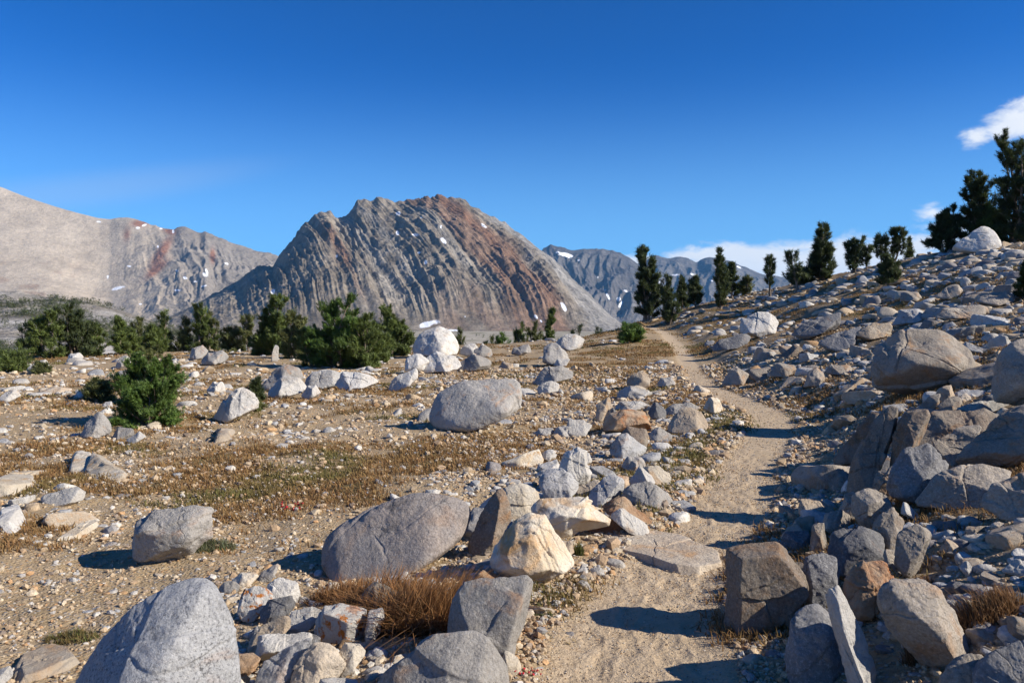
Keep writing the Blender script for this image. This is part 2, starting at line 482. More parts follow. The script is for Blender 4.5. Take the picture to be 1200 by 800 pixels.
# ------------------------------------------------------------------ mountains
def rock_face_mat(name, lo=.48, hi=.90, lo2=.66, hi2=1.30):
    m, n = new_mat(name)
    at = n.n('ShaderNodeAttribute', attribute_name='col').outputs['Color']
    sn = n.n('ShaderNodeAttribute', attribute_name='snow').outputs['Fac']
    co = n.n('ShaderNodeTexCoord').outputs['Object']
    a = n.noise(co, .012, 8, .68)
    b = n.noise(co, .06, 5, .7)
    f = n.math('MULTIPLY', n.ramp(a, .3, .7, lo, hi), n.ramp(b, .3, .7, lo2, hi2))
    c = n.mix(1.0, at, n.n('ShaderNodeCombineXYZ', {0: f, 1: f, 2: f}).outputs[0], 'MULTIPLY')
    c = n.mix(n.ramp(sn, .4, .6), c, (.82, .84, .88))
    hb = n.math('MULTIPLY', n.math('ADD', n.math('MULTIPLY', a, .6), n.math('MULTIPLY', b, .3)), 30.0)
    bp = n.n('ShaderNodeBump', {'Strength': .55, 'Distance': 1.0, 'Height': hb}).outputs[0]
    finish(n, c, .95, bp, .1)
    return m
M_FACE = rock_face_mat('mountain_rock')
M_PALE = rock_face_mat('pale_scree', .62, .84, .86, 1.12)
def mountain(name, prof, Db, Dr, zb, ncol, nrow, relief, paint, label, shape=(.6, .4), cat='mountain', mat=None):
    """a height field between base depth Db and ridge depth Dr whose ridge follows the profile (px, py); a back slope follows"""
    px0, px1 = prof[0][0], prof[-1][0]
    px = np.linspace(px0, px1, ncol)
    pp = np.array(prof, float)
    ry = np.interp(px, pp[:, 0], pp[:, 1])
    k = np.exp(-.5 * (np.arange(-4, 5) / 2.0) ** 2); k /= k.sum()
    ry = np.convolve(np.pad(ry, 4, mode='edge'), k, 'valid')
    v = rays(px, ry)
    t = np.concatenate([np.linspace(0, 1, nrow), 1 + np.linspace(0, 1, max(nrow // 4, 12))[1:]])
    drv = Dr(px) if callable(Dr) else np.full(ncol, float(Dr))
    dbv = Db(px) if callable(Db) else np.full(ncol, float(Db))
    zr = EYE + v[:, 2] / v[:, 1] * drv
    zr = np.maximum(zr, zb + 1)
    T, PX = np.meshgrid(t, px, indexing='ij')
    tf = np.minimum(T, 1); bk = np.maximum(T - 1, 0)
    Yd = dbv + (drv - dbv) * tf + bk * (drv - dbv) * .9
    Hh = zr - zb
    fz = shape[0] * tf + shape[1] * tf ** 2
    Z = zb + Hh * fz - bk * Hh * 1.05
    Wr = np.clip((Z - zb) / max(zr.max() - zb, 1), 0, 1)
    X = Yd * (PX - W0 / 2) / F
    dz = relief(PX, tf, Wr, X, Yd, Hh)
    env = np.where(bk > 0, np.clip(1 - bk * 4, 0, 1), 1)
    Z = Z + dz * env
    Z = np.where(T < .0001, zb - 6, Z)
    col, snow = paint(PX, tf, Wr, X, Yd, Z)
    V = np.stack([X, Yd, Z], -1).reshape(-1, 3)
    nr, nc = T.shape
    i = np.arange(nr - 1)[:, None] * nc
    j = np.arange(nc - 1)[None, :]
    Fq = np.stack([i + j, i + j + 1, i + nc + j + 1, i + nc + j], -1).reshape(-1, 4)
    o = link(name, new_mesh(name, V, Fq, 4, mat or M_FACE, True, col.reshape(-1, 3), {'snow': snow.ravel()}))
    tag(o, label, cat, kind='structure')
    return o
def screen_y(X, Yd, Z):
    zc = (Z - EYE)
    cp, sp = math.cos(PITCH), math.sin(PITCH)
    return H0 / 2 - F * (zc * cp + Yd * sp) / (Yd * cp - zc * sp)
def snow_of(PX, SY, spots, wob):
    """snow lying in hollows: ellipses (px, py, half length, half width, slope in degrees)"""
    s = np.zeros_like(PX)
    for (cx, cy, a, b, ang) in spots:
        c, q = math.cos(math.radians(ang)), math.sin(math.radians(ang))
        dx, dy = PX - cx, SY - cy
        u, v_ = (dx * c + dy * q) / a, (-dx * q + dy * c) / b
        s = np.maximum(s, 1.0 - np.sqrt(u * u + v_ * v_) * .75 + 1.5 * wob)
    return np.clip(s, 0, 1)
def lerp(a, b, f):
    return np.asarray(a) * (1 - f[..., None]) + np.asarray(b) * f[..., None]

# main peak
PEAK = [(170, 386), (200, 372), (235, 356), (265, 338), (300, 318), (320, 316), (332, 298), (345, 284), (358, 267), (372, 257), (380, 253), (388, 252), (393, 260), (400, 259), (408, 254), (414, 249), (418, 239), (428, 238),
        (436, 240), (444, 235), (452, 238), (464, 241), (476, 240), (490, 239), (500, 234), (506, 235), (514, 232), (524, 236), (533, 237), (545, 239), (552, 246), (562, 250), (575, 257), (585, 262), (592, 264), (600, 273),
        (610, 278), (622, 287), (632, 294), (645, 303), (660, 317), (675, 332), (690, 345), (705, 360), (720, 374), (735, 384), (750, 392)]
def peak_phi(PX, Wr):
    q = 1 - Wr
    return (PX + 52.5 * q) / (1 + .375 * q)
def peak_relief(PX, t, Wr, X, Yd, Hh):
    ph = peak_phi(PX, Wr)
    one = np.ones(ph.size)
    wob = fbm2(X, Yd + .8 * Hh * t, .0045, 4, 6.0)
    wob2 = fbm2(X, Yd + .8 * Hh * t, .016, 3, 16.0)
    def rib(fx, fw, w1, w2, z, o):
        p = np.stack([ph.ravel() * fx + w1 * wob.ravel() + w2 * wob2.ravel(), Wr.ravel() * fw + .2 * wob2.ravel(), z * one], 1)
        return fbm(p, o, ridged=True, gain=.42).reshape(ph.shape)
    g0 = rib(.022, .32, .30, .02, 15.3, 2)
    g1 = rib(.058, .7, .48, .06, 3.1, 3)
    g2 = rib(.15, 1.6, .85, .16, 8.1, 3)
    iso = fbm2(X, Yd + 1.2 * Hh * t, .017, 5, 41.0, ridged=True)
    g3 = fbm2(X, Yd + 2.0 * Hh * t, .035, 5, 4.0)
    cone = sstep(0.03, .30, t)
    env = cone * (1 - .72 * sstep(.74, 1, t))
    env2 = cone * (1 - .35 * sstep(.85, 1, t))
    tal = sstep(540, 570, ph) * .5
    amp = .35 + .9 * sstep(-.25, .25, fbm2(X, Yd, .0035, 2, 51.0))
    return ((1 - tal) * (env * (40 * g0 + 24 * g1 * amp) + env2 * 9 * g2) + env * 6 * iso) * np.clip(Hh / 220, .25, 1) + (2 + 5 * cone) * g3
PEAK_SNOW = [(467, 250, 5, 3.5, 20), (466, 273, 2.5, 4, 0), (487, 275, 5, 3, 0), (520, 282, 6, 2.6, 45), (567, 265, 5, 2.4, 35), (491, 296, 3, 1.6, 0), (499, 307, 2.6, 4, 0),
             (661, 360, 3, 8.5, -28), (628, 371, 4, 2.2, 50), (634, 376, 3, 1.6, 50), (503, 379, 16, 5, -12), (528, 387, 16, 2.2, 0), (545, 371, 1.8, 2.5, 0), (320, 342, 3, 5, 10), (517, 266, 1.5, 3, 0), (395, 300, 1.5, 2, 0), (494, 255, 2, 1.5, 0)]
def peak_paint(PX, t, Wr, X, Yd, Z):
    ph = peak_phi(PX, Wr)
    SY = screen_y(X, Yd, Z)
    n1 = fbm2(X, Yd, .006, 5, 3.0)
    n2 = fbm2(ph + 30 * n1, Wr * 60, .07, 5, 7.0)
    c = lerp((.25, .207, .158), (.345, .292, .225), sstep(-.3, .3, n1 + .4 * n2))
    c = lerp(c, (.17, .155, .145), .6 * sstep(.08, .35, n2) * (1 - .5 * sstep(.5, 0, Wr)))
    # rusty band running from the summit down to the right
    rb = sstep(476, 490, ph + 9 * n1) * (1 - sstep(516, 536, ph + 14 * n1))
    rust = rb * (.62 + .38 * sstep(-.15, .12, fbm2(ph + 14 * n1, Wr * 4, .075, 4, 17.0)))
    rust = np.maximum(rust, .7 * sstep(462, 474, ph + 14 * n1) * (1 - sstep(478, 490, ph)) * sstep(.72, .9, Wr))
    lb = np.exp(-((ph - 352 + 10 * n1) / 6) ** 2) * sstep(.15, .3, Wr + .2 * n2) * (1 - sstep(.6, .75, Wr))
    rust = np.maximum(rust, .75 * lb)
    base = (1 - sstep(.05, .3, Wr)) * sstep(480, 540, PX) * (1 - sstep(640, 680, PX))
    rust = np.maximum(rust, .45 * base * sstep(-.2, .3, n1 + n2))
    c = lerp(c, (.25, .125, .07), .95 * rust)
    pale = sstep(534, 552, ph + 14 * n1)
    c = lerp(c, (.33, .315, .295), .8 * pale)
    for cx, wd in ((388, 10), (412, 7), (468, 8)):
        tal = np.exp(-((ph - cx + 10 * n1) / wd) ** 2) * (1 - sstep(.80, .93, Wr)) * sstep(.1, .35, Wr + .3 * n1)
        c = lerp(c, (.40, .37, .325), .6 * tal)
    return c, snow_of(PX, SY, PEAK_SNOW, .35 * fbm2(X, Yd, .05, 3, 1.0))
mountain('mountain', PEAK, lambda p: 1750 + 0 * p, lambda p: 2350 + 0 * p, -20, 900, 420, peak_relief, peak_paint,
         'jagged grey peak with rusty bands filling the middle of the skyline')

# pale ridge on the left
LEFT = [(-260, 150), (-150, 172), (-80, 192), (-40, 205), (0, 218), (8, 221), (30, 230), (60, 240), (90, 249), (115, 255), (130, 257), (140, 255), (152, 255), (165, 259), (180, 264), (195, 268), (205, 270), (214, 268), (228, 271), (236, 274),
        (242, 272), (255, 279), (275, 287), (300, 293), (325, 301), (350, 312), (390, 330), (430, 350)]
def left_phi(PX, Wr):
    return (PX - 150) / (.45 + .6 * (1 - Wr))
def left_relief(PX, t, Wr, X, Yd, Hh):
    ph = left_phi(PX, Wr)
    p = np.stack([ph.ravel() * .035, Wr.ravel() * 2.0, np.full(ph.size, 1.1)], 1)
    p[:, 0] += .9 * fbm2(X, Yd, .004, 4, 2.0).ravel()
    g1 = fbm(p, 4, ridged=True).reshape(ph.shape)
    rough = sstep(120, 225, PX + 25 * fbm2(X, Yd, .003, 3, 9.0))
    g3 = fbm2(X, Yd + 1.5 * Hh * t, .010, 5, 14.0)
    env = sstep(.12, .45, t) * (1 - .75 * sstep(.75, 1, t))
    bowl = -60 * np.exp(-((PX - 130) / 55) ** 2) * np.sin(np.pi * t)
    return env * g1 * (2 + 36 * rough) + bowl + g3 * (6 + 30 * rough) * sstep(0, .3, t) * (1 - .6 * sstep(.8, 1, t))
LEFT_SNOW = [(140, 337, 13, 2.4, -17), (170, 264, 5, 2, -20), (163, 267, 3, 1.5, 0), (118, 260, 4, 1.3, 10), (190, 268, 3, 1.6, 0), (204, 271, 2, 3, 0), (241, 322, 5, 2.5, 35), (243, 318, 2, 5, -20), (217, 325, 4.5, 2.6, 25), (208, 317, 3, 2, 20), (208, 340, 6, 1.4, 0),
             (240, 335, 5, 1.4, -15), (127, 325, 2, 3, 0), (266, 309, 4, 1.5, 20), (165, 356, 2.5, 1.2, 0), (152, 312, 3, 1.2, 0), (186, 289, 1.5, 2.5, 0), (230, 330, 3, 1, 0)]
def left_paint(PX, t, Wr, X, Yd, Z):
    SY = screen_y(X, Yd, Z)
    n1 = fbm2(X, Yd, .0035, 5, 3.0)
    n2 = fbm2(X, Yd, .012, 4, 21.0)
    c = lerp((.62, .52, .40), (.54, .445, .335), sstep(-.3, .3, n1))
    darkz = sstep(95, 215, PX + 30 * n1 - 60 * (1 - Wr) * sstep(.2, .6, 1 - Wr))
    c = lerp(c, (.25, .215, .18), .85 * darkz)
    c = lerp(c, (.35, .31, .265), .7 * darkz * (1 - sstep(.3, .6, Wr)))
    def streak(cx, cy, a, b, ang):
        q, r = math.cos(math.radians(ang)), math.sin(math.radians(ang))
        dx, dy = PX - cx, SY - cy
        u, v_ = (dx * q + dy * r) / a, (-dx * r + dy * q) / b
        return np.exp(-(u * u + v_ * v_))
    ru = streak(190, 296, 20, 5, -55) + streak(165, 262, 9, 4, 0) + streak(185, 315, 14, 4, -40) + streak(250, 300, 3, 8, 0) + streak(200, 271, 7, 3, 10) + .6 * streak(150, 275, 4, 8, 10)
    c = lerp(c, (.33, .15, .085), np.clip(1.3 * ru + .5 * n2 * ru, 0, .9))
    lr = sstep(.12, .3, n2) * sstep(130, 40, PX) * sstep(300, 330, SY + 40 * n1)
    c = lerp(c, (.40, .27, .18), .6 * lr)
    return c, snow_of(PX, SY, LEFT_SNOW, .35 * fbm2(X, Yd, .04, 3, 1.0))
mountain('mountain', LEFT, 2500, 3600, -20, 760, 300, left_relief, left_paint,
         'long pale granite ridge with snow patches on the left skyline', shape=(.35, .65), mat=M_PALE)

# blue ranges beyond the pass
def far_relief(PX, t, Wr, X, Yd, Hh):
    p = np.stack([PX.ravel() * .035, t.ravel() * 2.2, np.full(PX.size, 5.1)], 1)
    p[:, 0] += .5 * fbm2(X, Yd, .0015, 3, 2.0).ravel()
    g = fbm(p, 4, ridged=True).reshape(PX.shape)
    return g * 85 * sstep(0, .3, t) * (1 - .75 * sstep(.8, 1, t)) * np.clip(Hh / 500, .1, 1) + 14 * fbm2(X, Yd, .006, 4, 2.0) * sstep(0, .2, t)
FAR_SNOW = [(663, 299, 11, 3.2, 15), (678, 305, 2, 1, 0), (712, 346, 2, 9, -25), (724, 350, 4, 4, 0), (727, 357, 2, 6, 30), (733, 341, 3, 2, 0), (771, 333, 3, 6, 0), (792, 322, 7, 2, 0), (812, 322, 5, 2, 15), (766, 343, 4, 2, 0), (865, 313, 4, 1.6, 20), (832, 328, 5, 1.4, 20), (745, 345, 2, 4, 0), (700, 325, 2, 1, 0)]
def far_paint(PX, t, Wr, X, Yd, Z):
    SY = screen_y(X, Yd, Z)
    n1 = fbm2(X, Yd, .002, 5, 3.0)
    c = lerp((.12, .11, .105), (.18, .165, .15), sstep(-.3, .3, n1))
    c = lerp(c, (.24, .215, .19), .6 * (1 - sstep(.15, .45, Wr)))
    return c, snow_of(PX, SY, FAR_SNOW, .5 * fbm2(X, Yd, .012, 3, 1.0))
FARA = [(560, 372), (600, 345), (622, 312), (636, 294), (646, 288), (655, 292), (672, 296), (684, 293), (700, 294), (718, 294), (726, 298), (738, 304), (750, 314), (765, 328), (785, 350), (800, 372)]
mountain('mountain', FARA, 4600, 6000, -20, 420, 200, far_relief, far_paint, 'hazy blue mountain behind the right shoulder of the central peak')
FARB = [(700, 352), (730, 325), (752, 308), (766, 301), (776, 303), (786, 303), (796, 301), (806, 304), (816, 309), (824, 304), (832, 301), (846, 304), (860, 309), (876, 316), (895, 323), (915, 326), (940, 330), (980, 338), (1040, 350), (1100, 360)]
mountain('mountain', FARB, 5600, 7200, -20, 460, 180, far_relief, far_paint, 'farthest blue range showing between the pines beyond the pass')

# scrubby knoll on the left
KNOLL = [(-330, 330), (-200, 332), (-100, 335), (-30, 337), (0, 339), (25, 342), (50, 347), (75, 349), (100, 352), (125, 358), (150, 366), (175, 375), (200, 385), (230, 396), (265, 408), (300, 418), (340, 426)]
def knoll_relief(PX, t, Wr, X, Yd, Hh):
    return (1.6 * fbm2(X, Yd, .035, 5, 2.0) + .8 * fbm2(X, Yd, .15, 3, 8.0)) * sstep(0, .2, t)
def knoll_paint(PX, t, Wr, X, Yd, Z):
    n1 = fbm2(X, Yd, .05, 5, 3.0)
    c = lerp((.47, .44, .40), (.36, .32, .27), sstep(-.25, .3, n1))
    return lerp(c, (.16, .15, .09), .7 * sstep(.0, .25, fbm2(X, Yd, .03, 4, 31.0))), np.zeros_like(PX)
mountain('hill', KNOLL, 170, 420, -17, 300, 140, knoll_relief, knoll_paint, 'pale rocky knoll dotted with dark scrub at the far left', cat='hill')
# ------------------------------------------------------------------ rocks
CP, SP = math.cos(PITCH), math.sin(PITCH)
CAMR = np.array([[1, 0, 0], [0, SP, CP], [0, CP, -SP]]).T    # columns: right, up, forward in world axes
CAMR = np.stack([np.array([1, 0, 0.]), np.array([0, SP, CP]), np.array([0, CP, -SP])], 1)
def hull2(pts):
    pts = sorted(set(map(tuple, pts)))
    def half(ps):
        o = []
        for p in ps:
            while len(o) >= 2 and (o[-1][0] - o[-2][0]) * (p[1] - o[-2][1]) - (o[-1][1] - o[-2][1]) * (p[0] - o[-2][0]) <= 0:
                o.pop()
            o.append(p)
        return o
    a, b = half(pts), half(pts[::-1])
    return np.array(a[:-1] + b[:-1])           # counter-clockwise
def carve(N, O, ext, level, p, rng, chips, amp, fr=1.0, ledge=1.0):
    """surface of the rounded solid n.x <= o, with chips knocked off and weathering"""
    d, f = ico(level)
    dirs = d * ext
    dirs = dirs / np.linalg.norm(dirs, axis=1)[:, None]
    def rad(N, O, p):
        q = np.maximum(dirs @ N.T, 0) / O
        return (q ** p).sum(1) ** (-1 / p)
    r = rad(N, O, 40)
    if chips:
        P = dirs * r[:, None]
        cn = rng.normal(size=(chips, 3)); cn /= np.linalg.norm(cn, axis=1)[:, None]
        cn = cn * (ext ** -.5)
        cn /= np.linalg.norm(cn, axis=1)[:, None]
        co = (P @ cn.T).max(0) * rng.uniform(.80, .965, chips)
        N = np.concatenate([N, cn]); O = np.concatenate([O, np.maximum(co, 1e-4)])
    r = rad(N, O, p)
    P = dirs * r[:, None]
    sz = float(np.mean(ext))
    off = rng.uniform(0, 50, 3)
    q = P / sz * fr + off
    n = .6 * fbm(q * 1.1, 3) + .34 * fbm(q * 3.2 + 9, 4, ridged=True) * .6
    if level >= 5:
        n = n + .17 * fbm(q * 9 + 3, 4) - .14 * np.clip(fbm(q * 2.3 + 31, 3, ridged=True) - .52, 0, 1) * 2
    dr = n * amp * sz
    if level >= 4:
        # broken ledges: parts of the skin have spalled off along joint planes, with dark open cracks between
        for k in range(6):
            a = rng.normal(size=3) * np.array([1, 1, .8]); a /= np.linalg.norm(a)
            c0 = rng.uniform(-.5, .5) * np.abs(P @ a).max()
            wv = .10 * sz * fbm(q * 1.6 + 7 * k, 3)
            dd = (P @ a) - c0 + wv
            b = rng.normal(size=3); b /= np.linalg.norm(b)
            lim = sstep(-.15, .15, (P @ b) / sz + .5 * fbm(q * .9 + 5 * k, 2) + rng.uniform(-.1, .3))
            dr = dr - lim * sstep(-.025 * sz, .025 * sz, dd) * rng.uniform(.015, .075) * sz * ledge
            if level >= 5 and k < 3:
                dr = dr - lim * np.exp(-(dd / (.016 * sz)) ** 2) * .05 * sz * ledge
    P = P + dirs * dr[:, None]
    return P, f
def hero_rock(name, outline, mat, label=None, cat='rock', group=None, thick=.85, p=22, tilt=None, amp=.12, chips=8, seed=0, push=0.0, sink=.0, rightlit=True, parent=None, front=.75, ledge=1.0):
    """a solid rock whose silhouette is the outline; it stands where the foot of the outline meets the land"""
    rng = np.random.default_rng(abs(hash((round(outline[0][0]), round(outline[0][1]), len(outline), seed))) % 2 ** 31)
    pts = hull2(outline)
    lo, hi = pts.min(0), pts.max(0)
    cx, cy = (lo + hi) / 2
    wpx, hpx = hi - lo
    g = ground_hit(cx, min(hi[1], 960))
    Zg = float((g - np.array([0, 0, EYE])) @ CAMR[:, 2])
    T = thick * .5 * wpx / F * Zg
    T = min(max(T, .35 * hpx / F * Zg), 1.3 * hpx / F * Zg + .02)
    Zc = (Zg + front * T + push)
    c2 = np.stack([(pts[:, 0] - cx) / F * Zc, -(pts[:, 1] - cy) / F * Zc], 1)
    N, O = [], []
    n = len(c2)
    for i in range(n):
        a, b = c2[i], c2[(i + 1) % n]
        e = b - a
        L = np.hypot(*e)
        if L < 1e-6: continue
        n2 = np.array([e[1], -e[0]]) / L
        if n2 @ ((a + b) / 2) < 0: n2 = -n2
        o = max(n2 @ a, 1e-4)
        up = n2[1]
        if tilt is not None: tf = tilt * rng.uniform(.7, 1.3)
        elif up > .4: tf = rng.uniform(.55, 1.2)
        elif up < -.4: tf = rng.uniform(.0, .12)
        elif n2[0] > 0: tf = rng.uniform(.35, .95)
        else: tf = rng.uniform(.12, .5)
        for tz in (-tf, rng.uniform(.25, .8)):
            v = np.array([n2[0], n2[1], tz]); l = np.linalg.norm(v)
            N.append(v / l); O.append(o / l)
    for sgn in (-1, 1):
        v = np.array([rng.normal(0, .22), rng.normal(0.12, .15), sgn]); l = np.linalg.norm(v)
        N.append(v / l); O.append(T / l)
    N, O = np.array(N), np.array(O)
    size = max(wpx, hpx)
    level = 6 if size > 105 else 5 if size > 34 else 4 if size > 12 else 3
    ext = np.array([wpx / 2 / F * Zc, hpx / 2 / F * Zc, T])
    P, f = carve(N, O, ext, level, p * (2.6 if p > 14 else 2.0), rng, chips + 4, amp, ledge=ledge)
    # keep the size of the outline after weathering
    for k in (0, 1):
        w0 = P[:, k].max() - P[:, k].min()
        P[:, k] = (P[:, k] - P[:, k].min()) * (2 * ext[k] / w0) - ext[k]
    C = np.array([(cx - W0 / 2) / F * Zc, -(cy - H0 / 2) / F * Zc, Zc])
    Wd = (P + C) @ CAMR.T + np.array([0, 0, EYE])
    org = np.array([Wd[:, 0].mean(), Wd[:, 1].mean(), Wd[:, 2].min()])
    o = link(name, new_mesh(name, Wd - org, f, 3, MATS[mat]), org, parent)
    tag(o, label, cat, group)
    KEEP.append((org[0], org[1], max(ext[0], ext[2]) * 1.0))
    return o
KEEP = []
B, R_, S, SL = 'boulder', 'rock', 'stone', 'flat_rock'
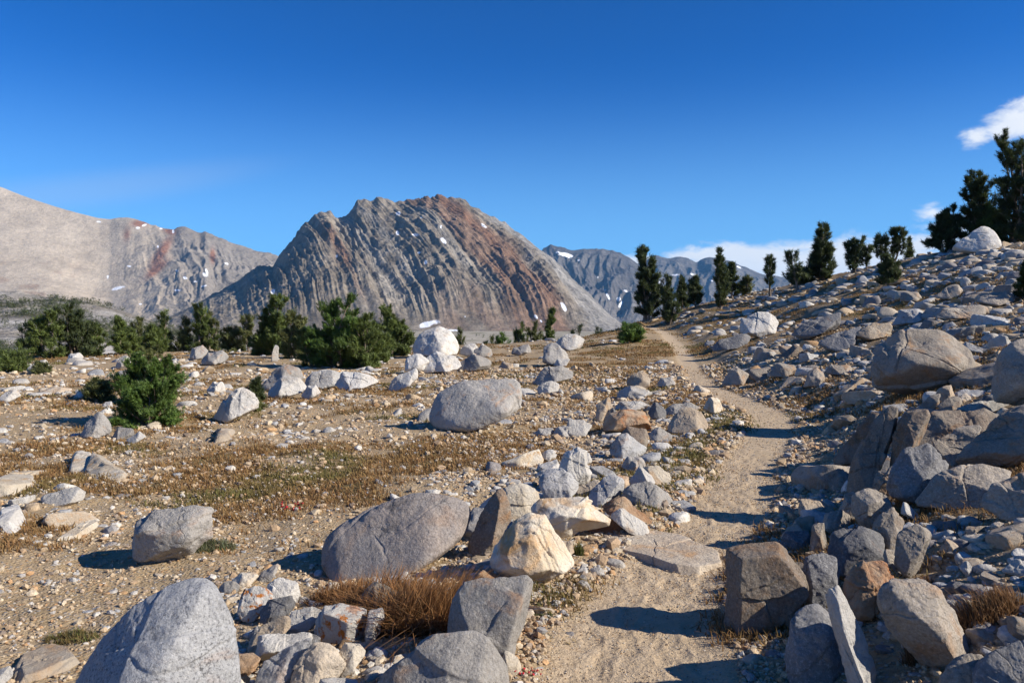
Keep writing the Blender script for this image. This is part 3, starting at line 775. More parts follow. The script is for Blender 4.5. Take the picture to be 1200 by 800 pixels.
HEROES = [
 # --- foreground left
 (B, [(88,800),(103,770),(130,735),(160,710),(195,690),(225,680),(245,680),(258,692),(270,715),(277,740),(281,775),(282,840),(180,870),(80,860)], 'salt', 'big smooth salt and pepper boulder at the bottom left edge', dict(p=9, chips=3, amp=.06, tilt=.7, ledge=.35)),
 (SL, [(12,785),(20,774),(60,761),(85,764),(96,776),(50,797),(20,804)], 'tan', 'flat tan slab lying left of the speckled boulder', dict(up=.045, dome=.02)),
 (R_, [(-20,805),(-10,788),(10,780),(16,790),(4,806)], 'white', 'white rock cut by the lower left corner', {}),
 (R_, [(312,700),(313,687),(319,679),(328,676),(350,682),(352,698),(345,712),(318,712)], 'white', 'pale squared rock at the back of the foreground pile', dict(p=30)),
 (R_, [(280,716),(283,693),(301,686),(318,690),(321,700),(309,716),(297,727)], 'lichen', 'cream rock with orange stains beside the speckled boulder', dict(p=26)),
 (R_, [(305,716),(318,700),(338,697),(346,708),(336,722),(318,732),(307,728)], 'dark', 'grey green rock wedged in the middle of the foreground pile', {}),
 (S, [(257,688),(264,681),(274,680),(281,687),(278,693),(262,695)], 'grey', 'small round grey stone behind the speckled boulder', dict(p=9)),
 (S, [(272,681),(284,670),(302,671),(303,678),(292,688),(276,688)], 'cream', 'cream stone beside the round grey stone', {}),
 (S, [(303,678),(306,671),(325,660),(327,668),(318,680),(306,682)], 'grey', 'wedge shaped stone in the shadow behind the foreground pile', {}),
 (R_, [(299,776),(304,745),(308,740),(340,741),(364,740),(367,748),(346,764),(322,772)], 'white', 'long white block in front of the foreground pile', dict(p=34, tilt=.5)),
 (R_, [(292,756),(298,735),(322,729),(336,721),(341,737),(325,752),(300,766)], 'tan', 'tan block behind the long white block', {}),
 (R_, [(337,730),(342,716),(368,710),(377,716),(366,735),(348,746)], 'white', 'white wedge left of the orange spotted block', dict(p=34)),
 (R_, [(368,744),(372,726),(380,707),(400,706),(430,714),(428,740),(426,752),(398,754),(376,753)], 'lichen', 'squared white block spotted with orange lichen', dict(p=40, tilt=.35, chips=3, amp=.05)),
 (S, [(427,744),(429,730),(434,716),(448,712),(451,724),(447,742),(437,752)], 'white', 'upright white stone right of the orange spotted block', {}),
 (R_, [(341,796),(345,775),(358,762),(368,752),(382,752),(400,769),(405,780),(401,794),(380,808),(350,812)], 'tan', 'rounded tan rock at the front of the foreground pile', dict(p=10, chips=2)),
 (R_, [(392,772),(397,762),(406,752),(420,754),(428,765),(412,786),(400,796)], 'cream', 'cream wedge behind the rounded tan rock', {}),
 (R_, [(302,800),(306,775),(324,759),(342,760),(366,747),(362,766),(347,784),(338,812),(310,815)], 'pied', 'blotched brown and white rock left of the rounded tan rock', dict(p=30)),
 (S, [(272,784),(273,767),(290,766),(306,770),(300,782),(285,794),(276,794)], 'rust', 'orange stone touching the speckled boulder', {}),
 (R_, [(246,815),(256,780),(272,780),(292,802),(290,830),(250,835)], 'cream', 'cream pointed rock cut by the bottom edge beside the speckled boulder', {}),
 (R_, [(292,742),(300,733),(310,736),(306,746),(296,750)], 'dark', 'small dark stone in the gap of the foreground pile', {}),
 (R_, [(350,752),(362,742),(376,746),(374,757),(356,762)], 'dark', 'dark stone under the orange spotted block', {}),
 # --- in and behind the grass clump
 (R_, [(419,706),(428,692),(440,682),(458,689),(476,699),(470,712),(445,724),(424,722)], 'brown', 'brown and white rock half sunk in the reddish grass clump', {}),
 (S, [(446,662),(450,647),(466,644),(466,658),(458,664)], 'white', 'small white stone above the reddish grass clump', {}),
 (S, [(434,668),(442,660),(456,660),(458,668),(444,674)], 'white', 'low white stone in the upper part of the reddish grass clump', {}),
 (B, [(377,660),(382,634),(396,614),(425,598),(462,583),(500,577),(534,581),(552,596),(550,622),(522,650),(460,668),(400,676)], 'blush', 'long weathered boulder with a dark left end behind the grass clump', dict(p=10, chips=4, amp=.08, push=.1, ledge=.45)),
 (R_, [(524,752),(526,730),(532,692),(540,686),(580,678),(620,673),(625,684),(618,715),(607,778),(594,776),(570,765)], 'grey', 'large square edged grey block beside the trail', dict(p=40, tilt=.55, chips=3, amp=.06, thick=.8)),
 (R_, [(425,815),(445,785),(465,762),(498,745),(555,739),(574,747),(594,776),(598,800),(590,830),(500,850),(425,845)], 'grey', 'large flat topped grey block at the bottom centre', dict(p=40, tilt=.9, chips=2, amp=.05)),
 (S, [(588,780),(592,762),(608,770),(611,784),(600,792)], 'cream', 'cream stone against the right side of the flat topped grey block', {}),
 # --- the row of blocks along the trail
 (R_, [(574,650),(580,632),(602,610),(622,600),(640,604),(650,630),(673,660),(670,674),(645,685),(612,688),(588,676),(576,664)], 'cream', 'big sloping cream block with an orange top edge', dict(p=34, tilt=.6, chips=3, amp=.07)),
 (R_, [(622,596),(634,585),(684,580),(716,608),(712,616),(672,624),(655,634),(640,626),(626,606)], 'cream', 'long pale block with an orange underside above the tan slab', dict(p=38, tilt=.75, chips=3, amp=.05, thick=.7)),
 (R_, [(548,645),(553,626),(565,600),(578,580),(588,572),(600,600),(592,630),(578,648),(560,652)], 'brown', 'tall brown wedge at the left of the blocks along the trail', dict(p=34)),
 (R_, [(588,604),(592,568),(604,565),(622,566),(634,584),(624,602),(604,612)], 'cream', 'white and tan block on top of the tall brown wedge', dict(p=36)),
 (R_, [(550,612),(554,600),(575,581),(580,588),(566,610)], 'white', 'white wedge left of the tall brown wedge', {}),
 (R_, [(653,552),(662,532),(677,523),(687,528),(694,556),(686,570),(672,572),(656,562)], 'white', 'tall white block standing up behind the row of blocks', dict(p=40, tilt=.3, thick=.9)),
 (R_, [(631,578),(632,556),(642,550),(660,548),(674,560),(678,572),(662,586),(640,592)], 'pied', 'black and white patched rock left of the tall white block', dict(p=18)),
 (S, [(672,572),(690,566),(702,562),(704,572),(690,580),(674,582)], 'tan', 'low tan stone under the tall white block', {}),
 (R_, [(688,586),(702,565),(725,555),(732,568),(727,584),(708,594)], 'pied', 'angular dark and cream rock in the middle of the row of blocks', dict(p=36)),
 (S, [(720,566),(724,556),(736,558),(738,570),(728,578)], 'rust', 'orange tipped stone between the angular rock and the pinkish slab', {}),
 (SL, [(705,594),(722,581),(731,581),(764,610),(760,616),(738,606),(716,604)], 'rust', 'rust brown slab leaning at the right end of the row of blocks', dict(p=38, thick=.5)),
 (SL, [(715,606),(728,595),(758,614),(761,622),(753,628),(737,622)], 'white', 'small white slab below the rust brown slab', dict(p=38, thick=.6)),
 (R_, [(684,616),(714,604),(740,617),(735,624),(700,626)], 'rust', 'low rust red rock at the edge of the trail slab', dict(p=34)),
 (R_, [(727,586),(740,568),(765,563),(773,570),(788,588),(762,594),(738,594)], 'grey', 'round backed grey rock beside the trail verge', dict(p=12)),
 (R_, [(737,564),(748,546),(767,562),(757,574),(742,576)], 'white', 'white triangular rock between the pinkish slab and the grey rock', {}),
 (SL, [(749,556),(755,546),(770,545),(786,555),(784,566),(768,568)], 'cream', 'pinkish slab at the grassy verge', {}),
 (R_, [(728,546),(735,534),(752,534),(757,546),(744,554)], 'grey', 'small grey block below the speckled leaning rock', {}),
 (S, [(655,646),(660,633),(670,635),(673,647),(662,652)], 'tan', 'small tan stone under the long pale block', {}),
 (SL, [(692,634),(700,626),(720,622),(770,624),(800,631),(850,650),(852,664),(822,673),(788,670),(762,658),(728,644)], 'tan', 'flat pale slab set across the trail as a step', dict(up=.045, dome=.02)),
 # --- middle group of blocks right of centre
 (R_, [(625,452),(629,444),(640,430),(656,428),(672,438),(669,443),(648,450)], 'grey', 'grey rock with a sloping top near the centre of the meadow', dict(p=16)),
 (R_, [(629,460),(633,452),(646,446),(654,450),(656,458),(640,463)], 'white', 'small pale rock below the sloping grey rock', {}),
 (R_, [(697,490),(701,474),(712,465),(718,476),(714,490),(704,494)], 'tan', 'tan upright block at the left of the middle heap', {}),
 (R_, [(706,488),(718,477),(724,485),(713,494)], 'dark', 'dark stone behind the orange block', {}),
 (R_, [(706,504),(716,486),(730,479),(755,484),(763,492),(760,503),(740,508),(716,508)], 'rust', 'big orange block in the middle heap', dict(p=30, tilt=.4)),
 (SL, [(720,480),(730,470),(752,469),(764,476),(742,482)], 'white', 'pale slab lying behind the orange block', {}),
 (R_, [(662,506),(668,491),(685,490),(694,498),(685,510),(674,512)], 'white', 'pale rock with a dark left face below the meadow rocks', {}),
 (SL, [(648,510),(655,500),(670,499),(678,507),(668,512)], 'grey', 'flat grey rock left of the dark faced pale rock', {}),
 (SL, [(622,512),(630,501),(648,501),(649,510)], 'grey', 'flat grey rock at the left end of the low row', {}),
 (R_, [(714,534),(724,510),(736,507),(758,524),(757,533),(738,538)], 'pied', 'speckled leaning rock in front of the middle heap', dict(p=30)),
 (R_, [(727,512),(735,499),(757,502),(760,514),(754,526),(742,524)], 'brown', 'brown block under the orange block', {}),
 (R_, [(760,510),(771,500),(788,512),(778,518),(764,518)], 'grey', 'smooth grey rock right of the brown block', dict(p=12)),
 (R_, [(782,505),(788,488),(800,480),(815,477),(825,485),(829,497),(814,508),(795,508)], 'tan', 'tan rock with a bright right face near the trail', dict(p=30)),
 (R_, [(824,480),(832,465),(842,471),(847,480),(836,485)], 'cream', 'cream rock on the left edge of the trail', {}),
 (SL, [(776,486),(790,471),(812,471),(822,478),(802,486)], 'grey', 'grey slab behind the bright faced tan rock', {}),
 (R_, [(759,484),(768,471),(781,482),(779,491),(764,491)], 'dark', 'dark bluish rock between the orange block and the grey slab', {}),
 (S, [(668,540),(676,530),(690,530),(694,540),(682,546)], 'white', 'pale low stone right of the tall white block', {}),
 (S, [(634,534),(640,526),(650,526),(652,536),(642,541)], 'white', 'small white stone in the grass left of the tall white block', {}),
 (S, [(770,452),(776,443),(786,441),(791,449),(780,454)], 'grey', 'small grey stone left of the far bend of the trail', {}),
 (R_, [(734,452),(740,440),(752,436),(762,443),(758,452),(744,456)], 'tan', 'tan rock in the grass above the middle heap', {}),
 # --- boulders of the meadow
 (B, [(483,418),(484,402),(497,388),(514,382),(528,387),(536,400),(538,414),(520,420)], 'white', 'tallest white boulder standing on the rock heap in mid meadow', dict(p=12, ledge=.5, chips=4, thick=.95)),
 (R_, [(496,436),(499,420),(510,411),(530,417),(541,426),(530,437)], 'white', 'white rock under the right foot of the tallest white boulder', dict(push=-.6)),
 (R_, [(474,434),(478,419),(490,414),(503,424),(498,437)], 'white', 'white rock under the left foot of the tallest white boulder', dict(push=-.6)),
 (R_, [(455,455),(462,444),(485,431),(490,438),(478,454),(466,459)], 'white', 'low white slab left of the rock heap', {}),
 (R_, [(538,414),(545,405),(556,402),(563,411),(550,418)], 'white', 'white rock right of the tallest white boulder', {}),
 (R_, [(530,435),(545,420),(556,413),(576,426),(573,432),(555,436)], 'grey', 'grey rock with a dark left face right of the heap', {}),
 (R_, [(555,410),(566,404),(575,408),(577,417),(560,420)], 'grey', 'small grey rock behind the dark faced grey rock', {}),
 (R_, [(584,432),(589,424),(601,424),(602,432)], 'tan', 'low tan rock in the stony middle of the meadow', {}),
 (R_, [(599,415),(604,406),(620,403),(623,412),(612,417)], 'grey', 'split grey rock below the distant shrubs', {}),
 (R_, [(635,424),(638,406),(645,401),(656,402),(666,412),(667,422),(648,428)], 'grey', 'grey block with a pale shelf near the meadow edge', {}),
 (SL, [(648,428),(654,420),(668,420),(662,430)], 'white', 'white slab below the shelved grey block', {}),
 (R_, [(650,406),(660,394),(675,391),(685,399),(683,408),(665,411)], 'white', 'pale dome shaped rock at the meadow edge', dict(p=12)),
 (B, [(503,492),(507,473),(516,458),(530,450),(560,448),(590,443),(605,447),(611,462),(612,477),(600,486),(570,491),(545,503),(520,507)], 'grey', 'large grey boulder alone in the middle of the meadow', dict(p=13, chips=5, amp=.07)),
 (R_, [(551,502),(556,486),(570,485),(577,493),(566,504)], 'white', 'small white rock at the foot of the large grey boulder', {}),
 (B, [(250,496),(258,480),(268,464),(285,455),(293,460),(305,471),(301,480),(280,488),(265,497)], 'white', 'bright white triangular boulder right of the green pine', dict(p=26)),
 (R_, [(246,522),(252,505),(268,497),(276,505),(272,518)], 'tan', 'pinkish tan rock split by a crack in the left meadow', dict(up=.14, dome=.2)),
 (B, [(305,456),(312,438),(330,427),(346,431),(355,443),(340,453),(320,460)], 'grey', 'shaded grey boulder under the pine thicket', dict(p=13)),
 (R_, [(314,462),(330,440),(350,443),(359,452),(350,464),(330,468)], 'white', 'white boulder in front of the shaded grey boulder', {}),
 (S, [(353,466),(360,453),(370,451),(376,460),(362,469)], 'white', 'small white stone in front of the thicket boulders', {}),
 (B, [(358,452),(364,438),(390,433),(403,440),(397,452),(376,456)], 'white', 'white boulder at the foot of the pine thicket', {}),
 (B, [(392,452),(404,435),(425,435),(443,446),(430,455),(410,458)], 'white', 'white boulder at the right end of the pine thicket', {}),
 (S, [(318,424),(322,404),(327,407),(326,423)], 'grey', 'upright pale stone like a post among the thicket branches', {}),
 (S, [(242,458),(249,447),(260,448),(264,459),(250,461)], 'white', 'round white stone behind the triangular boulder', dict(p=10)),
 (B, [(96,511),(102,494),(118,482),(127,488),(131,502),(122,513),(105,514)], 'grey', 'shaded bluish boulder left of the green pine', dict(p=14)),
 (R_, [(129,516),(140,500),(157,501),(157,514)], 'grey', 'grey rock at the foot of the green pine', {}),
 (S, [(148,516),(164,505),(171,511),(160,520)], 'white', 'white flat stone in front of the green pine', {}),
 (SL, [(-25,585),(0,566),(25,552),(52,544),(58,552),(45,570),(10,582)], 'cream', 'broad cream ledge reaching in from the left edge', dict(up=.14, dome=.15)),
 (SL, [(78,554),(84,530),(97,527),(114,543),(106,555)], 'cream', 'upper half of the cracked cream outcrop', dict(up=.16, dome=.25)),
 (SL, [(90,564),(105,544),(125,544),(152,557),(140,566)], 'cream', 'lower half of the cracked cream outcrop', dict(up=.12, dome=.2)),
 (R_, [(48,586),(52,580),(72,572),(93,570),(98,583),(80,592),(60,594)], 'white', 'white block in the grass below the cream ledge', dict(p=26)),
 (SL, [(-15,626),(-5,604),(25,596),(32,613),(18,624)], 'white', 'white slab at the left edge below the white block', dict(up=.12)),
 (SL, [(62,636),(90,615),(114,607),(118,615),(92,632)], 'cream', 'thin cream slab lying left of the lone grey boulder', dict(up=.045, dome=.02)),
 (B, [(155,656),(158,628),(165,606),(182,595),(220,591),(241,594),(249,606),(250,630),(232,652),(190,664),(167,663)], 'grey', 'lone grey boulder with a white top in the left foreground', dict(p=24, chips=5, thick=.75, tilt=.55)),
 (S, [(0,470),(4,460),(18,456),(24,464),(14,472)], 'white', 'white rock at the far left of the meadow', {}),
 (R_, [(35,436),(39,425),(52,421),(58,428),(52,437)], 'white', 'white rock below the left pine clump', {}),
 (R_, [(79,423),(84,413),(92,413),(98,420),(90,424)], 'white', 'white rock at the foot of the left pine clump', {}),
 (R_, [(135,432),(140,418),(149,416),(152,426),(144,433)], 'grey', 'grey rock above the small green pine', {}),
 (R_, [(222,422),(226,408),(238,404),(244,412),(238,422)], 'grey', 'grey pointed rock under the middle pine clump', {}),
 (R_, [(236,426),(244,412),(262,410),(268,420),(256,428)], 'grey', 'low grey rock beside the pointed rock under the pines', {}),
 (SL, [(86,466),(92,456),(106,455),(108,464),(94,468)], 'white', 'pale slab left of the low olive shrub', {}),
 (S, [(118,478),(124,470),(131,470),(132,478)], 'white', 'pale stone below the low olive shrub', {}),
 # --- right slope, far
 (B, [(867,392),(871,376),(888,366),(903,365),(912,376),(906,389),(886,396)], 'white', 'white faced boulder on the brown slope above the trail', dict(p=24, thick=.9)),
 (B, [(834,412),(845,400),(870,391),(880,399),(862,411)], 'dark', 'low dark boulder below the white faced boulder', dict(p=10)),
 (R_, [(846,453),(855,435),(866,429),(878,440),(870,451)], 'grey', 'grey rock above the far bend of the trail', {}),
 (R_, [(942,454),(946,436),(957,430),(967,437),(965,452)], 'grey', 'grey square block on the rubble slope', dict(p=34)),
 (SL, [(966,438),(975,427),(995,427),(1002,435),(985,440)], 'grey', 'pale slab above the square block', {}),
 (R_, [(901,440),(912,425),(930,429),(934,439),(916,443)], 'grey', 'rounded grey rock left of the square block', {}),
 (B, [(1117,292),(1130,278),(1150,265),(1161,265),(1169,279),(1161,294),(1136,298)], 'white', 'pale boulder on the crest under the dark pines', dict(p=14, ledge=.35)),
 (R_, [(1095,349),(1110,336),(1120,333),(1128,342),(1112,352)], 'grey', 'smooth grey rock high on the right slope', {}),
 (R_, [(1045,382),(1055,365),(1075,361),(1084,369),(1072,381)], 'pied', 'streaked pale rock above the huge slope boulder', {}),
 (SL, [(1096,372),(1106,362),(1150,357),(1160,366),(1130,376)], 'grey', 'long grey slab above the huge slope boulder', {}),
 (SL, [(1142,352),(1152,342),(1180,340),(1190,352),(1160,360)], 'grey', 'grey slab high on the slope near the right edge', {}),
 (B, [(1018,450),(1022,425),(1032,408),(1052,391),(1085,385),(1120,389),(1139,404),(1143,428),(1130,450),(1098,464),(1050,460)], 'grey', 'huge rounded boulder on the right slope', dict(p=9, chips=4, amp=.07, tilt=.6)),
 (B, [(1166,470),(1169,435),(1188,410),(1218,396),(1250,425),(1250,475),(1205,482)], 'grey', 'big boulder cut off by the right edge', dict(p=10, chips=4, tilt=.6)),
 (S, [(1094,470),(1102,453),(1115,451),(1120,466),(1108,472)], 'tan', 'tan upright stone under the huge slope boulder', {}),
 (R_, [(1072,483),(1088,465),(1101,461),(1102,474),(1086,484)], 'grey', 'grey tilted rock under the huge slope boulder', {}),
 (S, [(1098,478),(1112,465),(1126,464),(1128,474),(1112,481)], 'grey', 'small squared stone beside the tan upright stone', {}),
 (R_, [(1146,470),(1156,462),(1170,462),(1168,474),(1154,477)], 'dark', 'dark rock between the two biggest slope boulders', {}),
 # --- outcrop by the trail
 (SL, [(976,545),(986,528),(1004,503),(1024,482),(1034,488),(1014,515),(1000,545)], 'brown', 'outermost leaning plate of the outcrop beside the trail', dict(p=30, thick=1.2)),
 (SL, [(993,580),(998,548),(1012,512),(1030,488),(1052,475),(1048,510),(1028,560),(1010,588)], 'brown', 'tall leaning plate in the outcrop beside the trail', dict(p=26, thick=1.3)),
 (R_, [(1042,565),(1044,520),(1055,490),(1078,479),(1090,495),(1076,530),(1056,572)], 'brown', 'upright slab behind the shaded cube of the outcrop', dict(p=26)),
 (R_, [(1062,535),(1078,498),(1096,481),(1152,478),(1174,489),(1136,510),(1096,525)], 'brown', 'broad brown ledge on top of the outcrop', dict(p=24, thick=1)),
 (SL, [(1122,480),(1150,469),(1186,472),(1192,481),(1150,486)], 'white', 'flat pale plate lying on the outcrop', dict(thick=.9)),
 (B, [(1120,548),(1148,510),(1184,479),(1204,473),(1236,490),(1236,545),(1170,555)], 'grey', 'big bluish grey boulder at the right of the outcrop', dict(p=20, tilt=.4)),
 (R_, [(1092,520),(1128,499),(1150,498),(1136,535),(1114,552)], 'grey', 'grey wedge in the middle of the outcrop', {}),
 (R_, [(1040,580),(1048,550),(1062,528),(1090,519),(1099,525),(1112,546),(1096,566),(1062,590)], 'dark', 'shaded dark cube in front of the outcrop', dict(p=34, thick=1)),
 (B, [(1074,592),(1092,560),(1104,549),(1150,543),(1184,554),(1156,580),(1120,598)], 'grey', 'long low grey ledge below the outcrop', dict(p=18)),
 (B, [(1150,596),(1164,565),(1202,553),(1232,572),(1232,604),(1180,610)], 'grey', 'rounded grey boulder at the right edge below the outcrop', dict(p=12)),
 (R_, [(1018,580),(1026,553),(1046,545),(1056,560),(1044,585),(1028,592)], 'grey', 'low grey rock at the foot of the tall leaning plate', {}),
 # --- wall stones right of the trail
 (R_, [(998,606),(1001,582),(1018,572),(1036,575),(1043,592),(1030,617),(1012,624)], 'grey', 'cube shaped grey rock topping the bank beside the trail', dict(p=32, tilt=.4)),
 (R_, [(983,600),(988,580),(1003,576),(1010,592),(1002,612)], 'grey', 'grey rock just left of the cube shaped rock', {}),
 (R_, [(1022,634),(1028,606),(1045,594),(1060,611),(1053,642),(1034,648)], 'grey', 'oval grey rock right of the cube shaped rock', dict(p=14)),
 (R_, [(935,600),(938,585),(958,583),(977,596),(962,608),(942,610)], 'tan', 'tan squared rock at the trail edge of the bank', dict(p=30)),
 (R_, [(962,620),(966,600),(985,597),(998,606),(988,620),(972,626)], 'grey', 'blocky grey rock in the trailside wall', {}),
 (S, [(926,624),(929,606),(955,604),(952,620),(938,628)], 'tan', 'tan stone below the tan squared rock', {}),
 (S, [(912,642),(922,624),(950,621),(952,634),(934,646)], 'dark', 'dark slab shaped stone low in the trailside wall', {}),
 (S, [(948,646),(952,615),(965,612),(970,640),(960,650)], 'grey', 'narrow upright grey stone in the trailside wall', {}),
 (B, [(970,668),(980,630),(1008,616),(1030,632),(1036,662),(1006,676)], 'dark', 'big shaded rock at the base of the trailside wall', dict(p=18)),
 (S, [(1034,660),(1039,643),(1048,644),(1053,660),(1044,669)], 'grey', 'egg shaped stone beside the big shaded rock', dict(p=7, chips=0)),
 (R_, [(1048,664),(1054,628),(1078,614),(1092,630),(1080,660),(1060,676)], 'grey', 'tall grey rock right of the egg shaped stone', dict(p=18)),
 (S, [(1056,600),(1060,588),(1078,602),(1076,612)], 'white', 'small pale stone above the tall grey rock', {}),
 (B, [(848,738),(851,700),(853,643),(870,637),(908,634),(917,650),(938,662),(935,690),(905,728),(886,736),(862,740)], 'brown', 'square brown boulder with a grey cap at the right of the trail', dict(p=40, tilt=.18, chips=3, amp=.09, thick=.8)),
 (R_, [(905,725),(912,672),(930,660),(946,668),(948,690),(932,708),(915,735)], 'brown', 'crumbling brown block behind the square brown boulder', {}),
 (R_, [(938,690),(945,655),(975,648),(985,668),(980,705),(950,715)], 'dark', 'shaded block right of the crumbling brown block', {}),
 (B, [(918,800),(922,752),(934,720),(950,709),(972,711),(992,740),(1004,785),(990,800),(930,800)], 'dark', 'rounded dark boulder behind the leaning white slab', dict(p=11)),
 (SL, [(970,700),(977,685),(985,685),(1001,714),(1019,744),(1027,775),(1024,840),(1004,835),(990,752),(975,718)], 'white', 'narrow white slab leaning upright at the bottom right', dict(p=30, thick=1.6, chips=4)),
 (B, [(1029,722),(1034,700),(1046,685),(1062,679),(1090,684),(1102,702),(1120,740),(1134,770),(1120,800),(1076,775),(1045,735)], 'grey', 'large pale cracked boulder at the bottom right', dict(p=14, chips=6, tilt=.6)),
 (R_, [(990,720),(994,672),(1006,656),(1040,659),(1048,680),(1024,705),(1008,728)], 'rust', 'orange faced block behind the leaning white slab', {}),
 (R_, [(1012,706),(1020,685),(1040,675),(1054,690),(1038,714),(1020,718)], 'white', 'pale rock left of the large cracked boulder', {}),
 (R_, [(1100,800),(1125,768),(1150,766),(1176,790),(1184,830),(1110,835)], 'grey', 'pale rounded rock below the large cracked boulder', dict(p=12)),
 (B, [(1140,800),(1160,768),(1205,748),(1248,770),(1248,830),(1165,835)], 'dark', 'shaded boulder in the bottom right corner', dict(p=11)),
 (S, [(1101,644),(1110,631),(1123,640),(1114,650)], 'tan', 'flat tan stone on the gravel bank', {}),
 (S, [(1125,666),(1133,657),(1141,669),(1133,676)], 'white', 'small white stone on the gravel bank', {}),
 (S, [(1174,668),(1190,654),(1208,660),(1192,676)], 'white', 'white stone by the right edge on the gravel bank', {}),
 (R_, [(1055,352),(1062,343),(1075,342),(1080,351),(1066,356)], 'grey', 'grey rock below the stunted pine on the crest', {}),
 (SL, [(1000,392),(1020,378),(1046,380),(1040,394),(1014,400)], 'tan', 'tan ledge left of the huge slope boulder', {}),
 (SL, [(960,405),(980,388),(1010,382),(1006,400),(976,412)], 'dark', 'dark ledge in the middle of the rubble slope', {}),
 (SL, [(930,392),(950,374),(985,366),(980,384),(945,398)], 'dark', 'long dark ledge high on the rubble slope', {}),
]
def ledge(name, outline, mat, label=None, cat='flat rock', group=None, up=.06, seed=0, dome=.1):
    """a slab of bedrock nearly flush with the land: the outline is laid on the ground"""
    rng = np.random.default_rng(seed + 900)
    G = np.array([ground_hit(a, b) for a, b in outline])
    pts = hull2(G[:, :2])
    c = pts.mean(0)
    ext = np.array([np.ptp(pts[:, 0]) / 2, np.ptp(pts[:, 1]) / 2, .16])
    N, O = [], []
    for i in range(len(pts)):
        a, b = pts[i] - c, pts[(i + 1) % len(pts)] - c
        e = b - a; L = np.hypot(*e)
        if L < 1e-5: continue
        n2 = np.array([e[1], -e[0]]) / L
        v = np.array([n2[0], n2[1], rng.uniform(.25, .8)]); l = np.linalg.norm(v)
        N.append(v / l); O.append(max(n2 @ a, .02) / l)
    for _ in range(3):
        v = np.array([rng.normal(0, dome), rng.normal(0, dome), 1]); l = np.linalg.norm(v)
        N.append(v / l); O.append((up + .0) / l)
    N.append(np.array([0, 0, -1.])); O.append(.25)
    size = np.ptp(np.array(outline)[:, 0])
    P, f = carve(np.array(N), np.array(O), ext, 6 if size > 90 else 5 if size > 34 else 4, 50, rng, 0, .035)
    # follow the slope of the land
    X, Y = P[:, 0] + c[0], P[:, 1] + c[1]
    z0 = float(np.median(G[:, 2]))
    Z = P[:, 2] + terrain(X, Y, False) - float(terrain(c[0], c[1], False)) + z0
    Wd = np.stack([X, Y, Z], 1)
    org = np.array([c[0], c[1], Wd[:, 2].min()])
    o = link(name, new_mesh(name, Wd - org, f, 3, MATS[mat]), org)
    tag(o, label, cat, group)
    KEEP.append((c[0], c[1], min(ext[:2])))
for i, (nm, ol, mt, lab, kw) in enumerate(HEROES):
    if mt == 'grey' and min(a for a, b in ol) > 830: mt = 'warm'
    if 'up' in kw:
        ledge(nm, ol, mt, lab, seed=i, **kw)
        continue
    hero_rock(nm, ol, mt, lab, {'boulder': 'boulder', 'rock': 'rock', 'stone': 'stone', 'flat_rock': 'flat rock'}[nm], seed=i, **kw)

# --- loose stones: prefab shapes, many sizes
def prefab(level, rng, n=26):
    out = []
    for _ in range(n):
        ext = np.array([1, rng.uniform(.5, .95), rng.uniform(.22, .7)])
        k = int(rng.integers(9, 14))
        N = rng.normal(size=(k, 3)); N /= np.linalg.norm(N, axis=1)[:, None]
        N = np.concatenate([N, np.eye(3), -np.eye(3)])
        O = np.sqrt(((N * ext) ** 2).sum(1)) * rng.uniform(.68, 1.0, len(N))
        P, f = carve(N, O, ext, level, rng.uniform(40, 80), rng, 4, .10)
        P = P / np.abs(P[:, 0]).max()
        out.append((P, f))
    return out
PAL = np.array([[.52, .49, .44], [.42, .39, .35], [.36, .355, .35], [.28, .275, .27], [.50, .42, .32], [.42, .32, .21], [.40, .25, .13], [.22, .2, .19]])
def stones_candidates():
    rng = np.random.default_rng(21)
    L = []
    # (number, az range, log depth range, median size, spread)
    def zone(n, a0, a1, d0, d1, sz, sp, kind, dens=None):
        az = rng.uniform(a0, a1, n)
        d = np.exp(rng.uniform(math.log(d0), math.log(d1), n))
        x, y = az * d, d
        size = sz * np.exp(rng.normal(0, sp, n)) * (d / 12) ** .45
        ok = (trail_mask(x, y) < .25) | (size < .05)
        s = x - trail_x(y)
        if dens is not None:
            ok &= rng.random(n) < dens(x, y, s)
        for a in zip(x[ok], y[ok], size[ok]):
            L.append((*a, kind))
    clump = lambda x, y, f, o: sstep(-.15, .25, fbm2(x, y, f, 3, o))
    # right slope: heaps of rubble
    zone(21000, .10, .76, 6.0, 75, .17, .6, 'slope', lambda x, y, s: sstep(.7, 2.2, s) * (.25 + .75 * clump(x, y, .35, 40)) * (1 - .6 * ((np.hypot(x, y) > 25) & (s < 8) & (s > 0))))
    zone(900, .16, .8, 2.4, 7, .08, .5, 'bank', lambda x, y, s: sstep(.5, .8, s) * .8)
    # the row left of the trail
    zone(1900, -.16, .3, 4.2, 22, .105, .5, 'row', lambda x, y, s: np.exp(-((s + 1.6) / 1.1) ** 2) * (s < -.35))
    zone(700, -.06, .30, 4.6, 9.5, .15, .35, 'row', lambda x, y, s: np.exp(-((s + 1.35) / .55) ** 2) * (s < -.6))
    zone(1500, .16, .85, 2.7, 8, .16, .4, 'bank', lambda x, y, s: sstep(.6, .9, s) * (.3 + .7 * clump(x, y, .8, 70)))
    # meadow
    zone(5200, -.74, .24, 5.5, 62, .082, .55, 'meadow', lambda x, y, s: (s < -.6) * (.06 + .94 * clump(x, y, .3, 51) ** 1.5) * (1 - .7 * turf_mask(x, y)))
    zone(1500, -.74, .05, 17, 60, .13, .5, 'meadow', lambda x, y, s: .15 + .85 * clump(x, y, .25, 61))
    zone(420, -.40, -.12, 3.3, 5.2, .085, .4, 'row', lambda x, y, s: 1 + 0 * s)
    zone(500, -.6, -.05, 3.3, 6.5, .045, .5, 'row', lambda x, y, s: (s < -.7) * .8)
    return L
